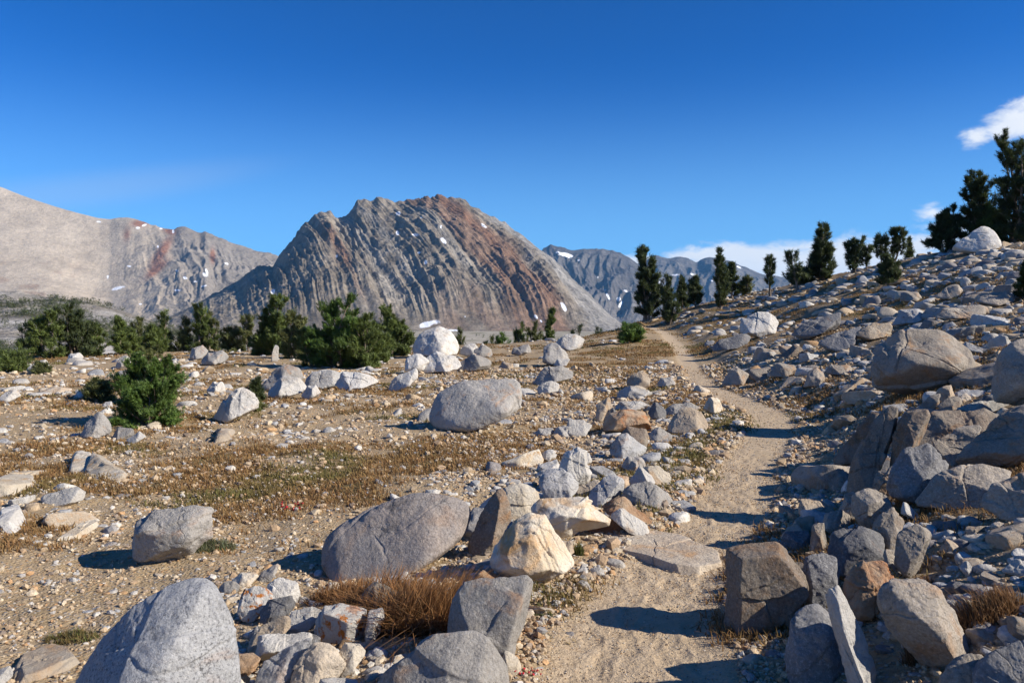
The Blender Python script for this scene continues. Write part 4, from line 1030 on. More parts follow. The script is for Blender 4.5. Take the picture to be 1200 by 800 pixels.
def build_stones():
    rng = np.random.default_rng(33)
    cand = []
    keep = np.array(KEEP)
    for (x, y, sz, kind) in stones_candidates():
        sz = min(sz, .75)
        if sz > .05:
            dd = np.hypot(keep[:, 0] - x, keep[:, 1] - y) - keep[:, 2] * .9
            if dd.min() < sz * .4: continue
        cand.append((sz / max(y, 1), x, y, sz, kind))
    cand.sort(reverse=True)
    # big ones must not sit inside each other
    placed = []
    for c in cand:
        if c[3] > .12 and placed:
            A = np.array([(p[1], p[2], p[3]) for p in placed[-900:]])
            if (np.hypot(A[:, 0] - c[1], A[:, 1] - c[2]) - .75 * A[:, 2] < .45 * c[3]).any():
                continue
        placed.append(c)
    cand = placed
    single = cand[:N_SINGLE]
    rest = cand[N_SINGLE:]
    pf4 = prefab(4, rng, 24)
    mats = {'slope': ['warm', 'white', 'warm', 'grey', 'tan', 'pied', 'warm', 'brown'], 'bank': ['warm', 'brown', 'tan', 'dark'], 'row': ['white', 'cream', 'cream', 'tan', 'rust', 'grey', 'pied', 'cream'], 'meadow': ['white', 'grey', 'white', 'tan', 'cream', 'grey']}
    tone = {'grey': 'grey', 'white': 'whitish', 'dark': 'dark', 'tan': 'tan', 'pied': 'blotched', 'brown': 'brown', 'cream': 'cream', 'rust': 'rusty', 'lichen': 'spotted', 'warm': 'warm grey'}
    where = {'slope': 'loose in the rubble of the right slope', 'bank': 'loose on the gravel bank right of the trail', 'row': 'loose beside the row of blocks left of the trail', 'meadow': 'loose on the dry meadow left of the trail'}
    cache = {}
    for (_, x, y, sz, kind) in single:
        k = int(rng.integers(len(pf4)))
        mt = mats[kind][int(rng.integers(len(mats[kind])))]
        if (k, mt) not in cache:
            P, f = pf4[k]
            cache[(k, mt)] = new_mesh('stone', P, f, 3, MATS[mt])
        o = link('stone', cache[(k, mt)])
        r = sz * .62
        o.scale = (r, r * rng.uniform(.8, 1.1), r * rng.uniform(.75, 1.1))
        gx = (float(terrain(x + .15, y)) - float(terrain(x - .15, y))) / .3
        o.rotation_euler = (rng.normal(0, .22), -math.atan(gx) * .8 + rng.normal(0, .22), rng.uniform(0, 6.28))
        o.location = (x, y, float(terrain(x, y)) - r * .06)
        tag(o, '%s stone lying %s' % (tone[mt], where[kind]), 'stone', '%s stones %s' % (tone[mt], where[kind]))
    # the many smaller ones as one spread of rubble
    pf2 = prefab(2, rng, 40)
    Vs, Fs, Cs, nv = [], [], [], 0
    xs = np.array([c[1] for c in rest]); ys = np.array([c[2] for c in rest])
    zs = terrain(xs, ys)
    for (_, x, y, sz, kind), z in zip(rest, zs):
        P, f = pf2[int(rng.integers(len(pf2)))]
        r = sz * .6
        Q = (P * r * np.array([1, rng.uniform(.8, 1.2), rng.uniform(.7, 1.1)])) @ rand_rot(rng, .3).T
        if kind == 'slope' or kind == 'bank': w_ = [.15, .24, .12, .08, .18, .13, .03, .07]
        elif kind == 'row': w_ = [.22, .16, .14, .06, .2, .1, .1, .02]
        else: w_ = [.3, .2, .15, .06, .15, .08, .03, .03]
        c = PAL[int(rng.choice(8, p=w_))] * rng.uniform(.85, 1.12)
        Vs.append(Q + (x, y, z - r * .04)); Fs.append(f + nv); nv += len(P)
        Cs.append(np.repeat(c[None], len(P), 0))
    o = link('rubble', new_mesh('rubble', np.concatenate(Vs), np.concatenate(Fs), 3, M_STONE, True, np.concatenate(Cs)))
    tag(o, 'countless small stones strewn over the meadow and the slope', 'rubble', kind='stuff')
    print('stones', len(single), 'rubble', len(rest))
N_SINGLE = 165
build_stones()

def build_gravel():
    rng = np.random.default_rng(5)
    n = 95000
    az = np.concatenate([rng.uniform(-.78, .78, int(n * .62)), rng.uniform(-.1, .45, int(n * .38))])
    n = len(az)
    d = np.exp(rng.uniform(math.log(2.6), math.log(30), n))
    x, y = az * d, d
    s = x - trail_x(y)
    w_ = trail_w(y)
    tm = trail_mask(x, y)
    size = .011 * np.exp(rng.normal(0, .5, n)) * (d / 5) ** .75
    dens = np.where(tm > .5, .8, 1.0)
    verge = np.exp(-((np.abs(s) - w_ * 1.25) / .22) ** 2)
    dens = np.clip(dens * (.35 + .65 * sstep(-.25, .2, fbm2(x, y, .9, 3, 8.0))) + .5 * verge, 0, 1)
    ok = rng.random(n) < dens
    size = np.where(verge > .4, size * 1.25, size)
    x, y, size, d, tm = x[ok], y[ok], size[ok], d[ok], tm[ok]
    size = np.where(tm > .5, np.minimum(size, .011 * (d / 5) ** .7) * .62, size)
    z = terrain(x, y)
    n = len(x)
    v, f = ico(0)
    pf = [v * np.random.default_rng(k).uniform(.62, 1.2, (12, 1)) * np.array([1, .8, .62]) for k in range(30)]
    A = np.stack(pf)[rng.integers(0, 30, n)]
    a = rng.uniform(0, 6.28, n); t = rng.normal(0, .5, n)
    ca, sa, ct, st = np.cos(a), np.sin(a), np.cos(t), np.sin(t)
    Y2 = A[..., 1] * ct[:, None] - A[..., 2] * st[:, None]; Z2 = A[..., 1] * st[:, None] + A[..., 2] * ct[:, None]
    X3 = A[..., 0] * ca[:, None] - Y2 * sa[:, None]; Y3 = A[..., 0] * sa[:, None] + Y2 * ca[:, None]
    V = np.stack([X3, Y3, Z2], -1) * size[:, None, None] + np.stack([x, y, z + size * .25], -1)[:, None, :]
    Fq = f[None] + (np.arange(n) * 12)[:, None, None]
    pal = np.array([[.50, .41, .29], [.45, .34, .22], [.38, .27, .17], [.52, .48, .42], [.34, .32, .3], [.44, .27, .14], [.27, .21, .16]])
    c = pal[rng.choice(7, n, p=[.2, .26, .22, .08, .08, .07, .09])] * rng.uniform(.85, 1.12, (n, 1))
    o = link('gravel', new_mesh('gravel', V.reshape(-1, 3), Fq.reshape(-1, 3), 3, M_GRAVEL, False, np.repeat(c, 12, 0)))
    tag(o, 'fine tan gravel scattered over the trail edges and bare soil', 'gravel', kind='stuff')
    print('gravel', n)
build_gravel()
# ------------------------------------------------------------------ plants
def blades(P, h, rng, lean=.35, wid=.006, cbase=(.2, .12, .05), ctip=(.36, .22, .10), wind=(-.15, 0)):
    """grass blades rooted at P (N,3) of height h (N): two-segment strips, colours from root to tip"""
    n = len(P)
    a = rng.uniform(0, 6.28, n)
    l = np.abs(rng.normal(0, lean, n))
    dx = np.cos(a) * l + wind[0]; dy = np.sin(a) * l + wind[1]
    ba = rng.uniform(0, 6.28, n)
    bx, by = np.cos(ba) * wid, np.sin(ba) * wid
    if np.ndim(wid) == 0: wid = np.full(n, wid)
    V = np.empty((n, 5, 3))
    for k, (t, ww) in enumerate([(0, 1), (0, -1), (.55, .75), (.55, -.75), (1, 0)]):
        V[:, k, 0] = P[:, 0] + dx * h * t ** 1.6 + bx * ww
        V[:, k, 1] = P[:, 1] + dy * h * t ** 1.6 + by * ww
        V[:, k, 2] = P[:, 2] + h * (t - .25 * l * t * t)
    F3 = np.array([[0, 1, 3], [0, 3, 2], [2, 3, 4]])
    Fq = F3[None] + (np.arange(n) * 5)[:, None, None]
    cb, ct = np.asarray(cbase), np.asarray(ctip)
    tv = np.array([0, 0, .55, .55, 1])
    if cb.ndim == 1: cb = np.repeat(cb[None], n, 0)
    if ct.ndim == 1: ct = np.repeat(ct[None], n, 0)
    C = cb[:, None, :] * (1 - tv)[None, :, None] + ct[:, None, :] * tv[None, :, None]
    return V.reshape(-1, 3), Fq.reshape(-1, 3), C.reshape(-1, 3)
def build_grass():
    rng = np.random.default_rng(12)
    n = 95000
    az = rng.uniform(-.76, .76, n)
    d = np.exp(rng.uniform(math.log(4.0), math.log(70), n))
    x, y = az * d, d
    tm = turf_mask(x, y)
    ok = rng.random(n) < tm * .7
    x, y, d = x[ok], y[ok], d[ok]
    k = 9
    green = sstep(.0, .25, fbm2(x, y, .45, 3, 77.0) + .35 * np.exp(-((x - trail_x(y) + 1.0) / .7) ** 2) * (y < 15) - .06)
    hh = rng.uniform(.03, .075, len(x)) * (1 + d / 60)
    sp = .03 + .004 * d
    X = np.repeat(x, k) + rng.normal(0, 1, len(x) * k) * np.repeat(sp, k)
    Y = np.repeat(y, k) + rng.normal(0, 1, len(x) * k) * np.repeat(sp, k)
    D = np.repeat(d, k)
    Z = terrain(X, Y) - .005
    H = np.repeat(hh, k) * rng.uniform(.5, 1.15, len(X))
    G = np.repeat(green, k)[:, None] * rng.uniform(.5, 1, (len(X), 1))
    J = rng.uniform(.75, 1.25, (len(X), 1))
    R2 = rng.random((len(X), 1))
    tip = (np.array([.33, .165, .065]) * (1 - R2) + np.array([.38, .27, .11]) * R2) * (1 - G) + np.array([.17, .16, .05]) * G
    base = np.array([.19, .105, .045]) * (1 - G) + np.array([.085, .095, .03]) * G
    V, Fq, C = blades(np.stack([X, Y, Z], 1), H, rng, .8, .0018 + .00055 * D, base * J, tip * J)
    o = link('grass', new_mesh('grass', V, Fq, 3, M_GRASS, False, C))
    tag(o, 'short rusty brown alpine grass with green patches', 'grass', kind='stuff')
    print('grass blades', len(X))
build_grass()
def grass_tuft(px, py, rad, h, n, label, tip=(.36, .175, .065), base=(.15, .075, .03), wind=(-.25, .0), lean=.45, name='grass_tuft', cat='grass tuft', green=0.0, wid=.0028, sq=.6, depth=None):
    rng = np.random.default_rng(int(px * 7 + py))
    g = ground_hit(px, py)
    a = rng.uniform(0, 6.28, n); r = np.sqrt(rng.random(n)) * rad
    X, Y = g[0] + r * np.cos(a), g[1] + r * np.sin(a) * sq
    P = np.stack([X, Y, terrain(X, Y) - .01], 1)
    gm = (rng.random((n, 1)) < green)
    J = rng.uniform(.65, 1.3, (n, 1))
    st = rng.random((n, 1)) < .18
    t = np.where(gm, np.array([.13, .15, .04]), np.where(st, np.asarray(tip) * np.array([1.35, 1.6, 1.9]), np.asarray(tip))) * J
    b = np.where(gm, np.array([.07, .09, .025]), np.asarray(base)) * J
    H = h * rng.uniform(.45, 1.1, n) * (1 - .35 * (r / rad) ** 2)
    V, Fq, C = blades(P, H, rng, lean, wid, b, t, wind)
    org = np.array([g[0], g[1], g[2]])
    o = link(name, new_mesh(name, V - org, Fq, 3, M_GRASS, False, C), org)
    tag(o, label, cat)
    return o
grass_tuft(500, 735, .28, .37, 2900, 'largest reddish brown grass clump between the foreground blocks', wind=(.3, .05), lean=1.0)
grass_tuft(450, 712, .28, .28, 1900, 'left wing of the reddish grass beside the orange spotted block', wind=(.25, .05), lean=1.0)
grass_tuft(398, 700, .2, .17, 700, 'low reddish grass in front of the dark ended boulder', wind=(.25, .05), lean=1.0)
grass_tuft(678, 650, .035, .13, 160, 'small upright green tuft below the long pale block', tip=(.2, .17, .06), base=(.09, .1, .03), green=.5, wind=(0, 0), lean=.2)
grass_tuft(240, 640, .26, .09, 1300, 'grey green mat of plants against the lone grey boulder', tip=(.12, .12, .065), base=(.07, .075, .035), lean=.9, name='cushion_plant', cat='plant', green=.2)
grass_tuft(85, 748, .16, .07, 700, 'brown green tuft left of the speckled boulder', tip=(.2, .14, .05), base=(.1, .07, .03), lean=.8, green=.3)
grass_tuft(1155, 725, .16, .17, 800, 'reddish grass tuft on the shaded bank at the right edge', tip=(.3, .16, .07), base=(.14, .08, .035))
grass_tuft(1085, 770, .10, .13, 420, 'dry straw tuft in the shade of the large cracked boulder', tip=(.28, .17, .09), base=(.13, .08, .04))
grass_tuft(1075, 690, .08, .08, 300, 'rusty tuft behind the large cracked boulder', tip=(.28, .14, .06), base=(.14, .08, .035))
grass_tuft(640, 722, .05, .035, 220, 'tiny grey green plant on the gravel beside the square edged block', tip=(.13, .16, .08), base=(.07, .09, .04), lean=.9, name='cushion_plant', cat='plant', green=.4, depth=None)
grass_tuft(638, 745, .04, .03, 160, 'tiny pale green plant on the gravel nearer the bottom', tip=(.2, .22, .13), base=(.1, .12, .06), lean=.9, name='cushion_plant', cat='plant', green=.1)
grass_tuft(848, 730, .03, .12, 50, 'thin grey stalks at the foot of the square brown boulder', tip=(.3, .27, .2), base=(.15, .13, .09), lean=.25, wind=(-.1, 0))
grass_tuft(855, 752, .07, .025, 260, 'silvery mat of leaves on the gravel below the square brown boulder', tip=(.24, .25, .2), base=(.12, .13, .1), lean=.9, name='cushion_plant', cat='plant')
def flowers(px, py, n, rad, label):
    """low red leaves: small discs on short stems"""
    rng = np.random.default_rng(int(px))
    g = ground_hit(px, py)
    v, f = ico(1)
    Vs, Fs, Cs = [], [], []
    for k in range(n):
        p = np.array([rng.normal(0, rad), rng.normal(0, rad * .6), 0])
        p[2] = float(terrain(g[0] + p[0], g[1] + p[1])) - g[2] + rng.uniform(.01, .03)
        Vs.append(v * rng.uniform(.5, 1) * np.array([.008, .008, .004]) * g[1] / 4 @ rand_rot(rng, .6).T + p)
        Fs.append(f + k * len(v)); Cs.append(np.tile(np.array([.5, .03, .045]) * rng.uniform(.6, 1.1), (len(v), 1)))
    o = link('red_flowers', new_mesh('red_flowers', np.concatenate(Vs), np.concatenate(Fs), 3, M_GRAVEL, False, np.concatenate(Cs)), g)
    tag(o, label, 'flowers')
flowers(612, 790, 26, .05, 'small red flowers beside the flat topped grey block')
flowers(343, 595, 22, .10, 'patch of red leaves on the open gravel of the meadow')

# --- pines
def tuft_shape(rng, needles, spread):
    """a brush of needles along +z, unit length"""
    V, Fq = [], []
    for k in range(needles):
        a = k * 2.4 + rng.uniform(-.3, .3)
        z0 = rng.uniform(-.1, .55)
        out = rng.uniform(.25, .55) * spread
        tip = np.array([math.cos(a) * out, math.sin(a) * out, z0 + rng.uniform(.3, .5)])
        s = np.array([-math.sin(a), math.cos(a), 0]) * .055
        b = np.array([0, 0, z0])
        i = len(V)
        V += [b - s, b + s, tip]
        Fq.append([i, i + 1, i + 2])
    return np.array(V), np.array(Fq)
def tube_path(pts, rads, sides=6):
    pts = np.asarray(pts, float)
    n = len(pts)
    V, Fq = [], []
    for i in range(n):
        t = pts[min(i + 1, n - 1)] - pts[max(i - 1, 0)]
        t /= np.linalg.norm(t) + 1e-9
        u = np.cross(t, [0, 1, 0.13]); u /= np.linalg.norm(u) + 1e-9
        w_ = np.cross(t, u)
        for k in range(sides):
            a = 6.2832 * k / sides
            V.append(pts[i] + rads[i] * (math.cos(a) * u + math.sin(a) * w_))
    for i in range(n - 1):
        for k in range(sides):
            k2 = (k + 1) % sides
            Fq.append([i * sides + k, i * sides + k2, (i + 1) * sides + k2, (i + 1) * sides + k])
    return np.array(V), np.array(Fq)
TINTS = {'bright': ((.17, .255, .052), (.07, .125, .03)), 'olive': ((.19, .20, .065), (.095, .11, .038)), 'dark': ((.10, .125, .042), (.05, .068, .025)), 'mid': ((.17, .215, .05), (.085, .115, .032))}
def pine(px, base_py, top_py, wpx, label, tint='mid', stems=1, prof='column', tufts=900, tsize=None, lean=0.0, bare=.12, depth=None, name='pine_tree', cat='pine tree', group=None, seed=0, needles=9, gap=.35, sink=0.03):
    rng = np.random.default_rng(int(px * 13 + top_py * 7) + seed)
    if depth is None:
        g = ground_hit(px, base_py)
        if g is None or g[1] > 130:
            g = None
    else:
        g = None
    if g is None:
        Y = depth or 60.0
        v = rays(px, base_py)
        X = v[0] / v[1] * Y
        g = np.array([X, Y, float(terrain(X, Y))])
    dep = g[1]
    h = (base_py - top_py) / F * dep + max(0, (EYE + (rays(px, base_py)[2] / rays(px, base_py)[1]) * dep) - g[2])
    r = wpx / 2 / F * dep
    root = bpy.data.objects.new(name, None)
    COL.objects.link(root)
    root.location = g - np.array([0, 0, sink * h])
    tag(root, label, cat, group)
    tsize = tsize or max(.045 * h, .007 * dep)
    TV, TF, nv = [], [], 0
    tips = []
    def crown_r(t):
        if prof == 'column': return min(1, (t - .0) * 4 + .35) * (1 - max(0, t - .55) / .45 * .62)
        if prof == 'cone': return (1 - t) ** .8 * min(1, .45 + t * 3) + .05
        if prof == 'bush': return math.sqrt(max(0, 1 - (t * 1.02 - .25) ** 2 / .64)) if t < 1 else .1
        if prof == 'flag': return (.35 + .65 * t) * (1 - max(0, t - .8) / .2 * .5)
        return 1
    for s in range(stems):
        a0 = rng.uniform(0, 6.28)
        off = np.array([math.cos(a0), math.sin(a0), 0]) * r * (.0 if stems == 1 else rng.uniform(.15, .72 if prof == 'bush' else .5))
        hs = h * (1 if s == 0 else rng.uniform(.5, .95))
        n = 9
        tt = np.linspace(0, 1, n)
        bend = rng.normal(0, .05, 2)
        path = np.stack([off[0] * (.35 + .65 * tt ** .7) + lean * h * tt ** 1.4 + bend[0] * h * np.sin(tt * 3.1), off[1] * (.35 + .65 * tt ** .7) + bend[1] * h * np.sin(tt * 3.1), hs * tt * .97], 1)
        r0 = h * (.032 if stems == 1 else .022)
        v_, f_ = tube_path(path, r0 * (1 - .85 * tt) * (1 + .5 * np.exp(-tt * 14)), 7)
        TV.append(v_); TF.append(f_ + nv); nv += len(v_)
        nl = max(9, int((32 if prof != 'bush' else 20) / max(1, stems * .55)))
        for b in range(nl):
            t = bare + (1 - bare) * ((b + rng.random()) / nl) ** .9
            if t > .985: continue
            base = np.array([np.interp(t, tt, path[:, k]) for k in range(3)])
            a = b * 2.39996 + rng.normal(0, .45)
            L = r * crown_r(t) * rng.uniform(.55, 1.15) * (1.1 if stems == 1 else .78)
            if prof == 'bush': L = r * .95 * (1.05 - t) ** .6 * rng.uniform(.55, 1.25) * min(1, .55 + 2.5 * t)
            rise = (rng.uniform(.15, .6) if prof != 'bush' else rng.uniform(.0, 1.1) * min(1, .12 + 2.2 * t)) * L + (.3 * L if t > .7 else 0) + .05 * h * t
            q = [base + np.array([math.cos(a) * L * u, math.sin(a) * L * u, rise * u ** 1.5 - .06 * L * math.sin(u * 3.1)]) for u in (0, .33, .66, 1)]
            q = np.array(q)
            q[1:] += rng.normal(0, .05 * L, (3, 3))
            v_, f_ = tube_path(q, r0 * np.array([.34, .24, .15, .06]) * (1.1 - .5 * t), 5)
            TV.append(v_); TF.append(f_ + nv); nv += len(v_)
            if not (rng.random() < .14 and t < .6): tips.append((q, L, t))
        tips.append((np.stack([path[-3], path[-2], path[-1], path[-1] + [0, 0, .03 * h]]), r * .5, .99))
    if prof in ('bush', 'column', 'flag'):
        # boughs ending in dense clusters fill the crown's outline
        nc = {'bush': 26, 'column': 23, 'flag': 8}[prof]
        for b in range(nc):
            t = (b + rng.random()) / nc
            a = rng.uniform(0, 6.28)
            if prof == 'bush': R = r * math.sqrt(max(.02, 1 - t ** 2.2)) * rng.uniform(.5, 1.0)
            elif prof == 'column': R = r * (crown_r(t) * rng.uniform(.35, .92))
            else: R = r * rng.uniform(.2, .9) * t
            tip = np.array([math.cos(a) * R + lean * h * t ** 1.4, math.sin(a) * R, h * (max(bare, .03) + (1 - max(bare, .03)) * t) * rng.uniform(.88, 1.0)])
            rt = np.array([tip[0] * .25, tip[1] * .25, max(.03 * h, tip[2] - .35 * R - .12 * h)])
            q = np.array([rt, rt * .6 + tip * .4 + [0, 0, -.02 * h], rt * .25 + tip * .75, tip])
            v_, f_ = tube_path(q, h * .009 * np.array([1, .8, .5, .25]), 5)
            TV.append(v_); TF.append(f_ + nv); nv += len(v_)
            tips.append((q, max(.42 * r, .09 * h), t))
    tr = link('trunk', new_mesh('trunk', np.concatenate(TV), np.concatenate(TF), 4, M_BARK, True, np.tile(np.array([.22, .17, .13]) * rng.uniform(.8, 1.2), (nv, 1))), parent=root)
    # needle tufts along the outer part of every limb
    shapes = [tuft_shape(np.random.default_rng(k), needles, 1.0) for k in range(6)]
    CV, CF, CC, nv = [], [], [], 0
    Ls = np.array([t_[1] for t_ in tips]) + .15 * r
    tufts = int(tufts * 1.7)
    pick = rng.choice(len(tips), tufts, p=Ls / Ls.sum())
    limb_tone = rng.uniform(.75, 1.25, len(tips))
    hi, lo = np.array(TINTS[tint][0]), np.array(TINTS[tint][1])
    for k in pick:
        q, L, t = tips[k]
        u = 1 - abs(rng.normal(0, gap))
        u = min(max(u, .12), 1.05)
        c = np.array([np.interp(u, [0, .33, .66, 1], q[:, j]) for j in range(3)])
        c = c + rng.normal(0, 1, 3) * np.array([.11, .11, .08]) * (L + .05 * r) * (.5 + .6 * u)
        dr = (q[3] - q[0]); dr /= np.linalg.norm(dr) + 1e-9
        dr = dr * .6 + np.array([0, 0, .75]) + rng.normal(0, .38, 3)
        dr /= np.linalg.norm(dr)
        x_ = np.cross(dr, [.3, .9, .1]); x_ /= np.linalg.norm(x_)
        M = np.stack([x_, np.cross(dr, x_), dr], 1)
        sv, sf = shapes[int(rng.integers(6))]
        CV.append((sv * tsize * rng.uniform(.7, 1.25)) @ M.T + c)
        CF.append(sf + nv); nv += len(sv)
        f = np.clip(rng.normal(.5, .25), 0, 1)
        CC.append(np.tile((lo * (1 - f) + hi * f) * limb_tone[k], (len(sv), 1)))
    CV = np.concatenate(CV)
    CV[:, 2] = np.maximum(CV[:, 2], .02 * h)
    link('crown', new_mesh('crown', CV, np.concatenate(CF), 3, M_NEEDLE, False, np.concatenate(CC)), parent=root)
    return root
# left meadow
pine(172, 497, 416, 82, 'bright green young pine bushy to the ground in the left meadow', 'bright', 7, 'bush', 3200, bare=.03, needles=14, tsize=.10)
pine(178, 472, 410, 60, 'olive shrub pine just behind the bright green young pine', 'olive', 5, 'bush', 1500, bare=.05, name='shrub_pine', cat='shrub', needles=12)
pine(118, 469, 446, 38, 'low olive shrub left of the bright green young pine', 'olive', 6, 'bush', 800, bare=.0, name='shrub', cat='shrub', needles=12)
pine(10, 436, 416, 46, 'green shrub at the left edge of the meadow', 'mid', 6, 'bush', 800, bare=0, name='shrub', cat='shrub')
pine(48, 438, 428, 20, 'tiny round shrub between the left meadow rocks', 'olive', 4, 'bush', 300, bare=0, name='shrub', cat='shrub')
LC = 'pines along the far edge of the left meadow'
pine(58, 419, 366, 44, 'left half of the broad dark pine clump at the far left', 'mid', 4, 'bush', 1500, bare=.03, group=LC)
pine(90, 418, 360, 52, 'right half of the broad dark pine clump at the far left', 'dark', 4, 'bush', 1700, bare=.03, group=LC)
pine(28, 415, 375, 32, 'small dark pine left of the broad pine clump', 'dark', 3, 'bush', 700, bare=.03, group=LC)
pine(138, 416, 373, 20, 'slim pointed pine right of the broad pine clump', 'mid', 1, 'cone', 700, bare=.02, group=LC)
pine(166, 412, 372, 30, 'loose pine behind the bright green young pine', 'olive', 2, 'bush', 800, bare=.04, group=LC)
pine(192, 410, 366, 28, 'round headed pine in the middle of the left row', 'mid', 2, 'column', 900, bare=.05, group=LC)
pine(212, 409, 372, 22, 'leaning pine left of the broad grey green pair', 'olive', 2, 'column', 700, bare=.05, group=LC, lean=.1)
pine(234, 408, 356, 30, 'tallest pine of the left row', 'mid', 3, 'column', 1200, bare=.04, group=LC)
pine(252, 408, 366, 34, 'spreading low pine at the right end of the left row', 'olive', 3, 'bush', 1000, bare=.04, group=LC)
pine(112, 417, 380, 30, 'low green pine filling the gap right of the broad clump', 'mid', 3, 'bush', 800, bare=.02, group=LC)
pine(152, 414, 384, 26, 'low green pine between the slim pointed pine and the loose pine', 'mid', 3, 'bush', 700, bare=.02, group=LC)
pine(180, 412, 384, 28, 'low green pine left of the round headed pine', 'mid', 3, 'bush', 700, bare=.02, group=LC)
pine(272, 412, 386, 30, 'low scrub pine left of the thin broken pine', 'olive', 4, 'bush', 700, bare=.0, group=LC)
pine(308, 416, 384, 30, 'low green pine at the left foot of the two headed pine', 'mid', 4, 'bush', 900, bare=.0, group=LC)
pine(440, 424, 380, 40, 'green pine filling the right end of the thicket', 'mid', 4, 'bush', 1200, bare=.0, group=LC)
pine(292, 412, 372, 16, 'thin broken pine left of the thicket', 'olive', 1, 'flag', 260, bare=.2, group=LC)
pine(324, 416, 347, 46, 'tall two headed pine at the left of the thicket', 'mid', 3, 'column', 1800, bare=.04, needles=11)
pine(352, 420, 368, 40, 'low olive pine between the two tall thicket pines', 'olive', 4, 'bush', 1300, bare=.02, needles=11)
pine(395, 430, 348, 66, 'biggest green pine of the thicket in front of the peak', 'bright', 5, 'bush', 2600, bare=.02, needles=11)
pine(424, 432, 370, 50, 'low bushy pine at the right side of the thicket', 'mid', 5, 'bush', 1800, bare=.0, needles=11)
pine(372, 430, 388, 46, 'front skirt of pine scrub above the white boulders', 'mid', 5, 'bush', 1300, bare=.0, name='shrub_pine', cat='shrub', needles=11)
pine(460, 416, 364, 50, 'dark green pine left of the tallest white boulder', 'mid', 4, 'bush', 1800, bare=.03, needles=11)
pine(300, 470, 445, 22, 'small dark shrub pine left of the shaded grey boulder', 'dark', 3, 'bush', 500, bare=.03, name='shrub', cat='shrub')
pine(296, 482, 470, 30, 'low green shrub at the foot of the triangular boulder', 'olive', 5, 'bush', 600, bare=.0, name='shrub', cat='shrub')
# beyond the edge, centre
MC = 'small pines beyond the meadow edge below the peak'
pine(648, 400, 362, 22, 'pointed pine standing out beyond the meadow edge', 'mid', 1, 'cone', 900, depth=82, bare=.02, group=MC)
pine(625, 402, 378, 24, 'open pine left of the pointed pine', 'olive', 2, 'bush', 600, depth=80, bare=.05, group=MC)
pine(608, 404, 378, 18, 'darker pine two trees left of the pointed pine', 'mid', 2, 'bush', 500, depth=84, bare=.05, group=MC)
pine(590, 405, 392, 26, 'green low pine above the split grey rock', 'bright', 3, 'bush', 500, depth=70, bare=.0, group=MC)
pine(568, 405, 396, 24, 'low olive pine near the white rocks of the heap', 'olive', 3, 'bush', 450, depth=70, bare=.0, group=MC)
pine(672, 398, 382, 30, 'low dark pine right of the pointed pine', 'dark', 3, 'bush', 500, depth=95, bare=.0, group=MC)
pine(540, 405, 386, 20, 'shady pine right behind the tallest white boulder', 'olive', 2, 'bush', 450, depth=72, bare=.0, group=MC)
pine(700, 394, 384, 34, 'low dark scrub pine toward the crest of the trail', 'dark', 4, 'bush', 500, depth=110, bare=.0, group=MC)
pine(738, 402, 383, 28, 'round green shrub beside the crest of the trail', 'bright', 5, 'bush', 900, bare=0, name='shrub', cat='shrub')
# skyline of the right slope
pine(757, 376, 289, 35, 'tallest dark pine at the crest left of the trail end', 'dark', 2, 'column', 2100, bare=.09, needles=10)
pine(782, 366, 325, 21, 'small dark pine just right of the tallest crest pine', 'dark', 2, 'column', 558, bare=.1)
pine(799, 364, 326, 15, 'slim dark pine in the middle of the small crest group', 'dark', 1, 'cone', 450, bare=.1)
pine(816, 360, 326, 19, 'pointed dark pine at the right of the small crest group', 'dark', 1, 'cone', 525, bare=.1)
pine(842, 350, 291, 16, 'tall narrow pine with a bare trunk on the crest', 'dark', 2, 'column', 806, bare=.18)
pine(858, 349, 310, 19, 'conical pine right of the tall narrow pine', 'dark', 1, 'cone', 600, bare=.09)
pine(872, 346, 326, 15, 'small ragged pine right of the conical pine', 'olive', 2, 'bush', 225, bare=.05)
pine(903, 336, 302, 11, 'wispy little pine alone on the skyline', 'dark', 1, 'flag', 180, bare=.35, gap=.25)
pine(934, 330, 297, 17, 'leaning thin pine above a dark low bush', 'dark', 1, 'flag', 195, bare=.3, lean=-.22, gap=.25)
pine(940, 334, 318, 33, 'dark low bush under the leaning thin pine', 'dark', 5, 'bush', 600, bare=0, name='shrub', cat='shrub')
pine(965, 328, 265, 33, 'dense broad pine standing on the skyline', 'dark', 3, 'column', 1800, bare=.04, needles=10)
pine(1001, 318, 284, 24, 'sparse windblown pine right of the dense skyline pine', 'dark', 2, 'flag', 450, bare=.1, gap=.25)
pine(1016, 316, 292, 12, 'small forked pine beside the sparse windblown pine', 'dark', 1, 'flag', 180, bare=.2, gap=.25)
pine(1033, 308, 280, 17, 'open pine left of the forked skyline pine', 'dark', 1, 'flag', 240, bare=.2, gap=.25)
pine(1047, 306, 270, 17, 'leaning forked pine on the upper skyline', 'dark', 1, 'flag', 315, bare=.25, lean=.08, gap=.25)
pine(1065, 295, 281, 6, 'tiny pointed pine on the upper crest', 'dark', 1, 'cone', 150, bare=.09)
pine(1042, 336, 302, 29, 'dark low pine just below the crest', 'dark', 3, 'bush', 675, bare=.09, gap=.3)
UR = 'dark pines massed at the upper right'
pine(1108, 292, 243, 36, 'lowest pine at the left of the upper right clump', 'dark', 3, 'bush', 1687, depth=52, bare=.1, group=UR)
pine(1143, 294, 202, 48, 'middle pine of the upper right clump behind the crest boulder', 'dark', 3, 'column', 2418, depth=52, bare=.1, group=UR, needles=10)
pine(1186, 296, 157, 58, 'tallest pine of the upper right clump', 'dark', 3, 'column', 3162, depth=50, bare=.1, group=UR, needles=10)
pine(1222, 296, 180, 54, 'pine of the upper right clump cut by the picture edge', 'dark', 3, 'column', 2046, depth=48, bare=.1, group=UR)
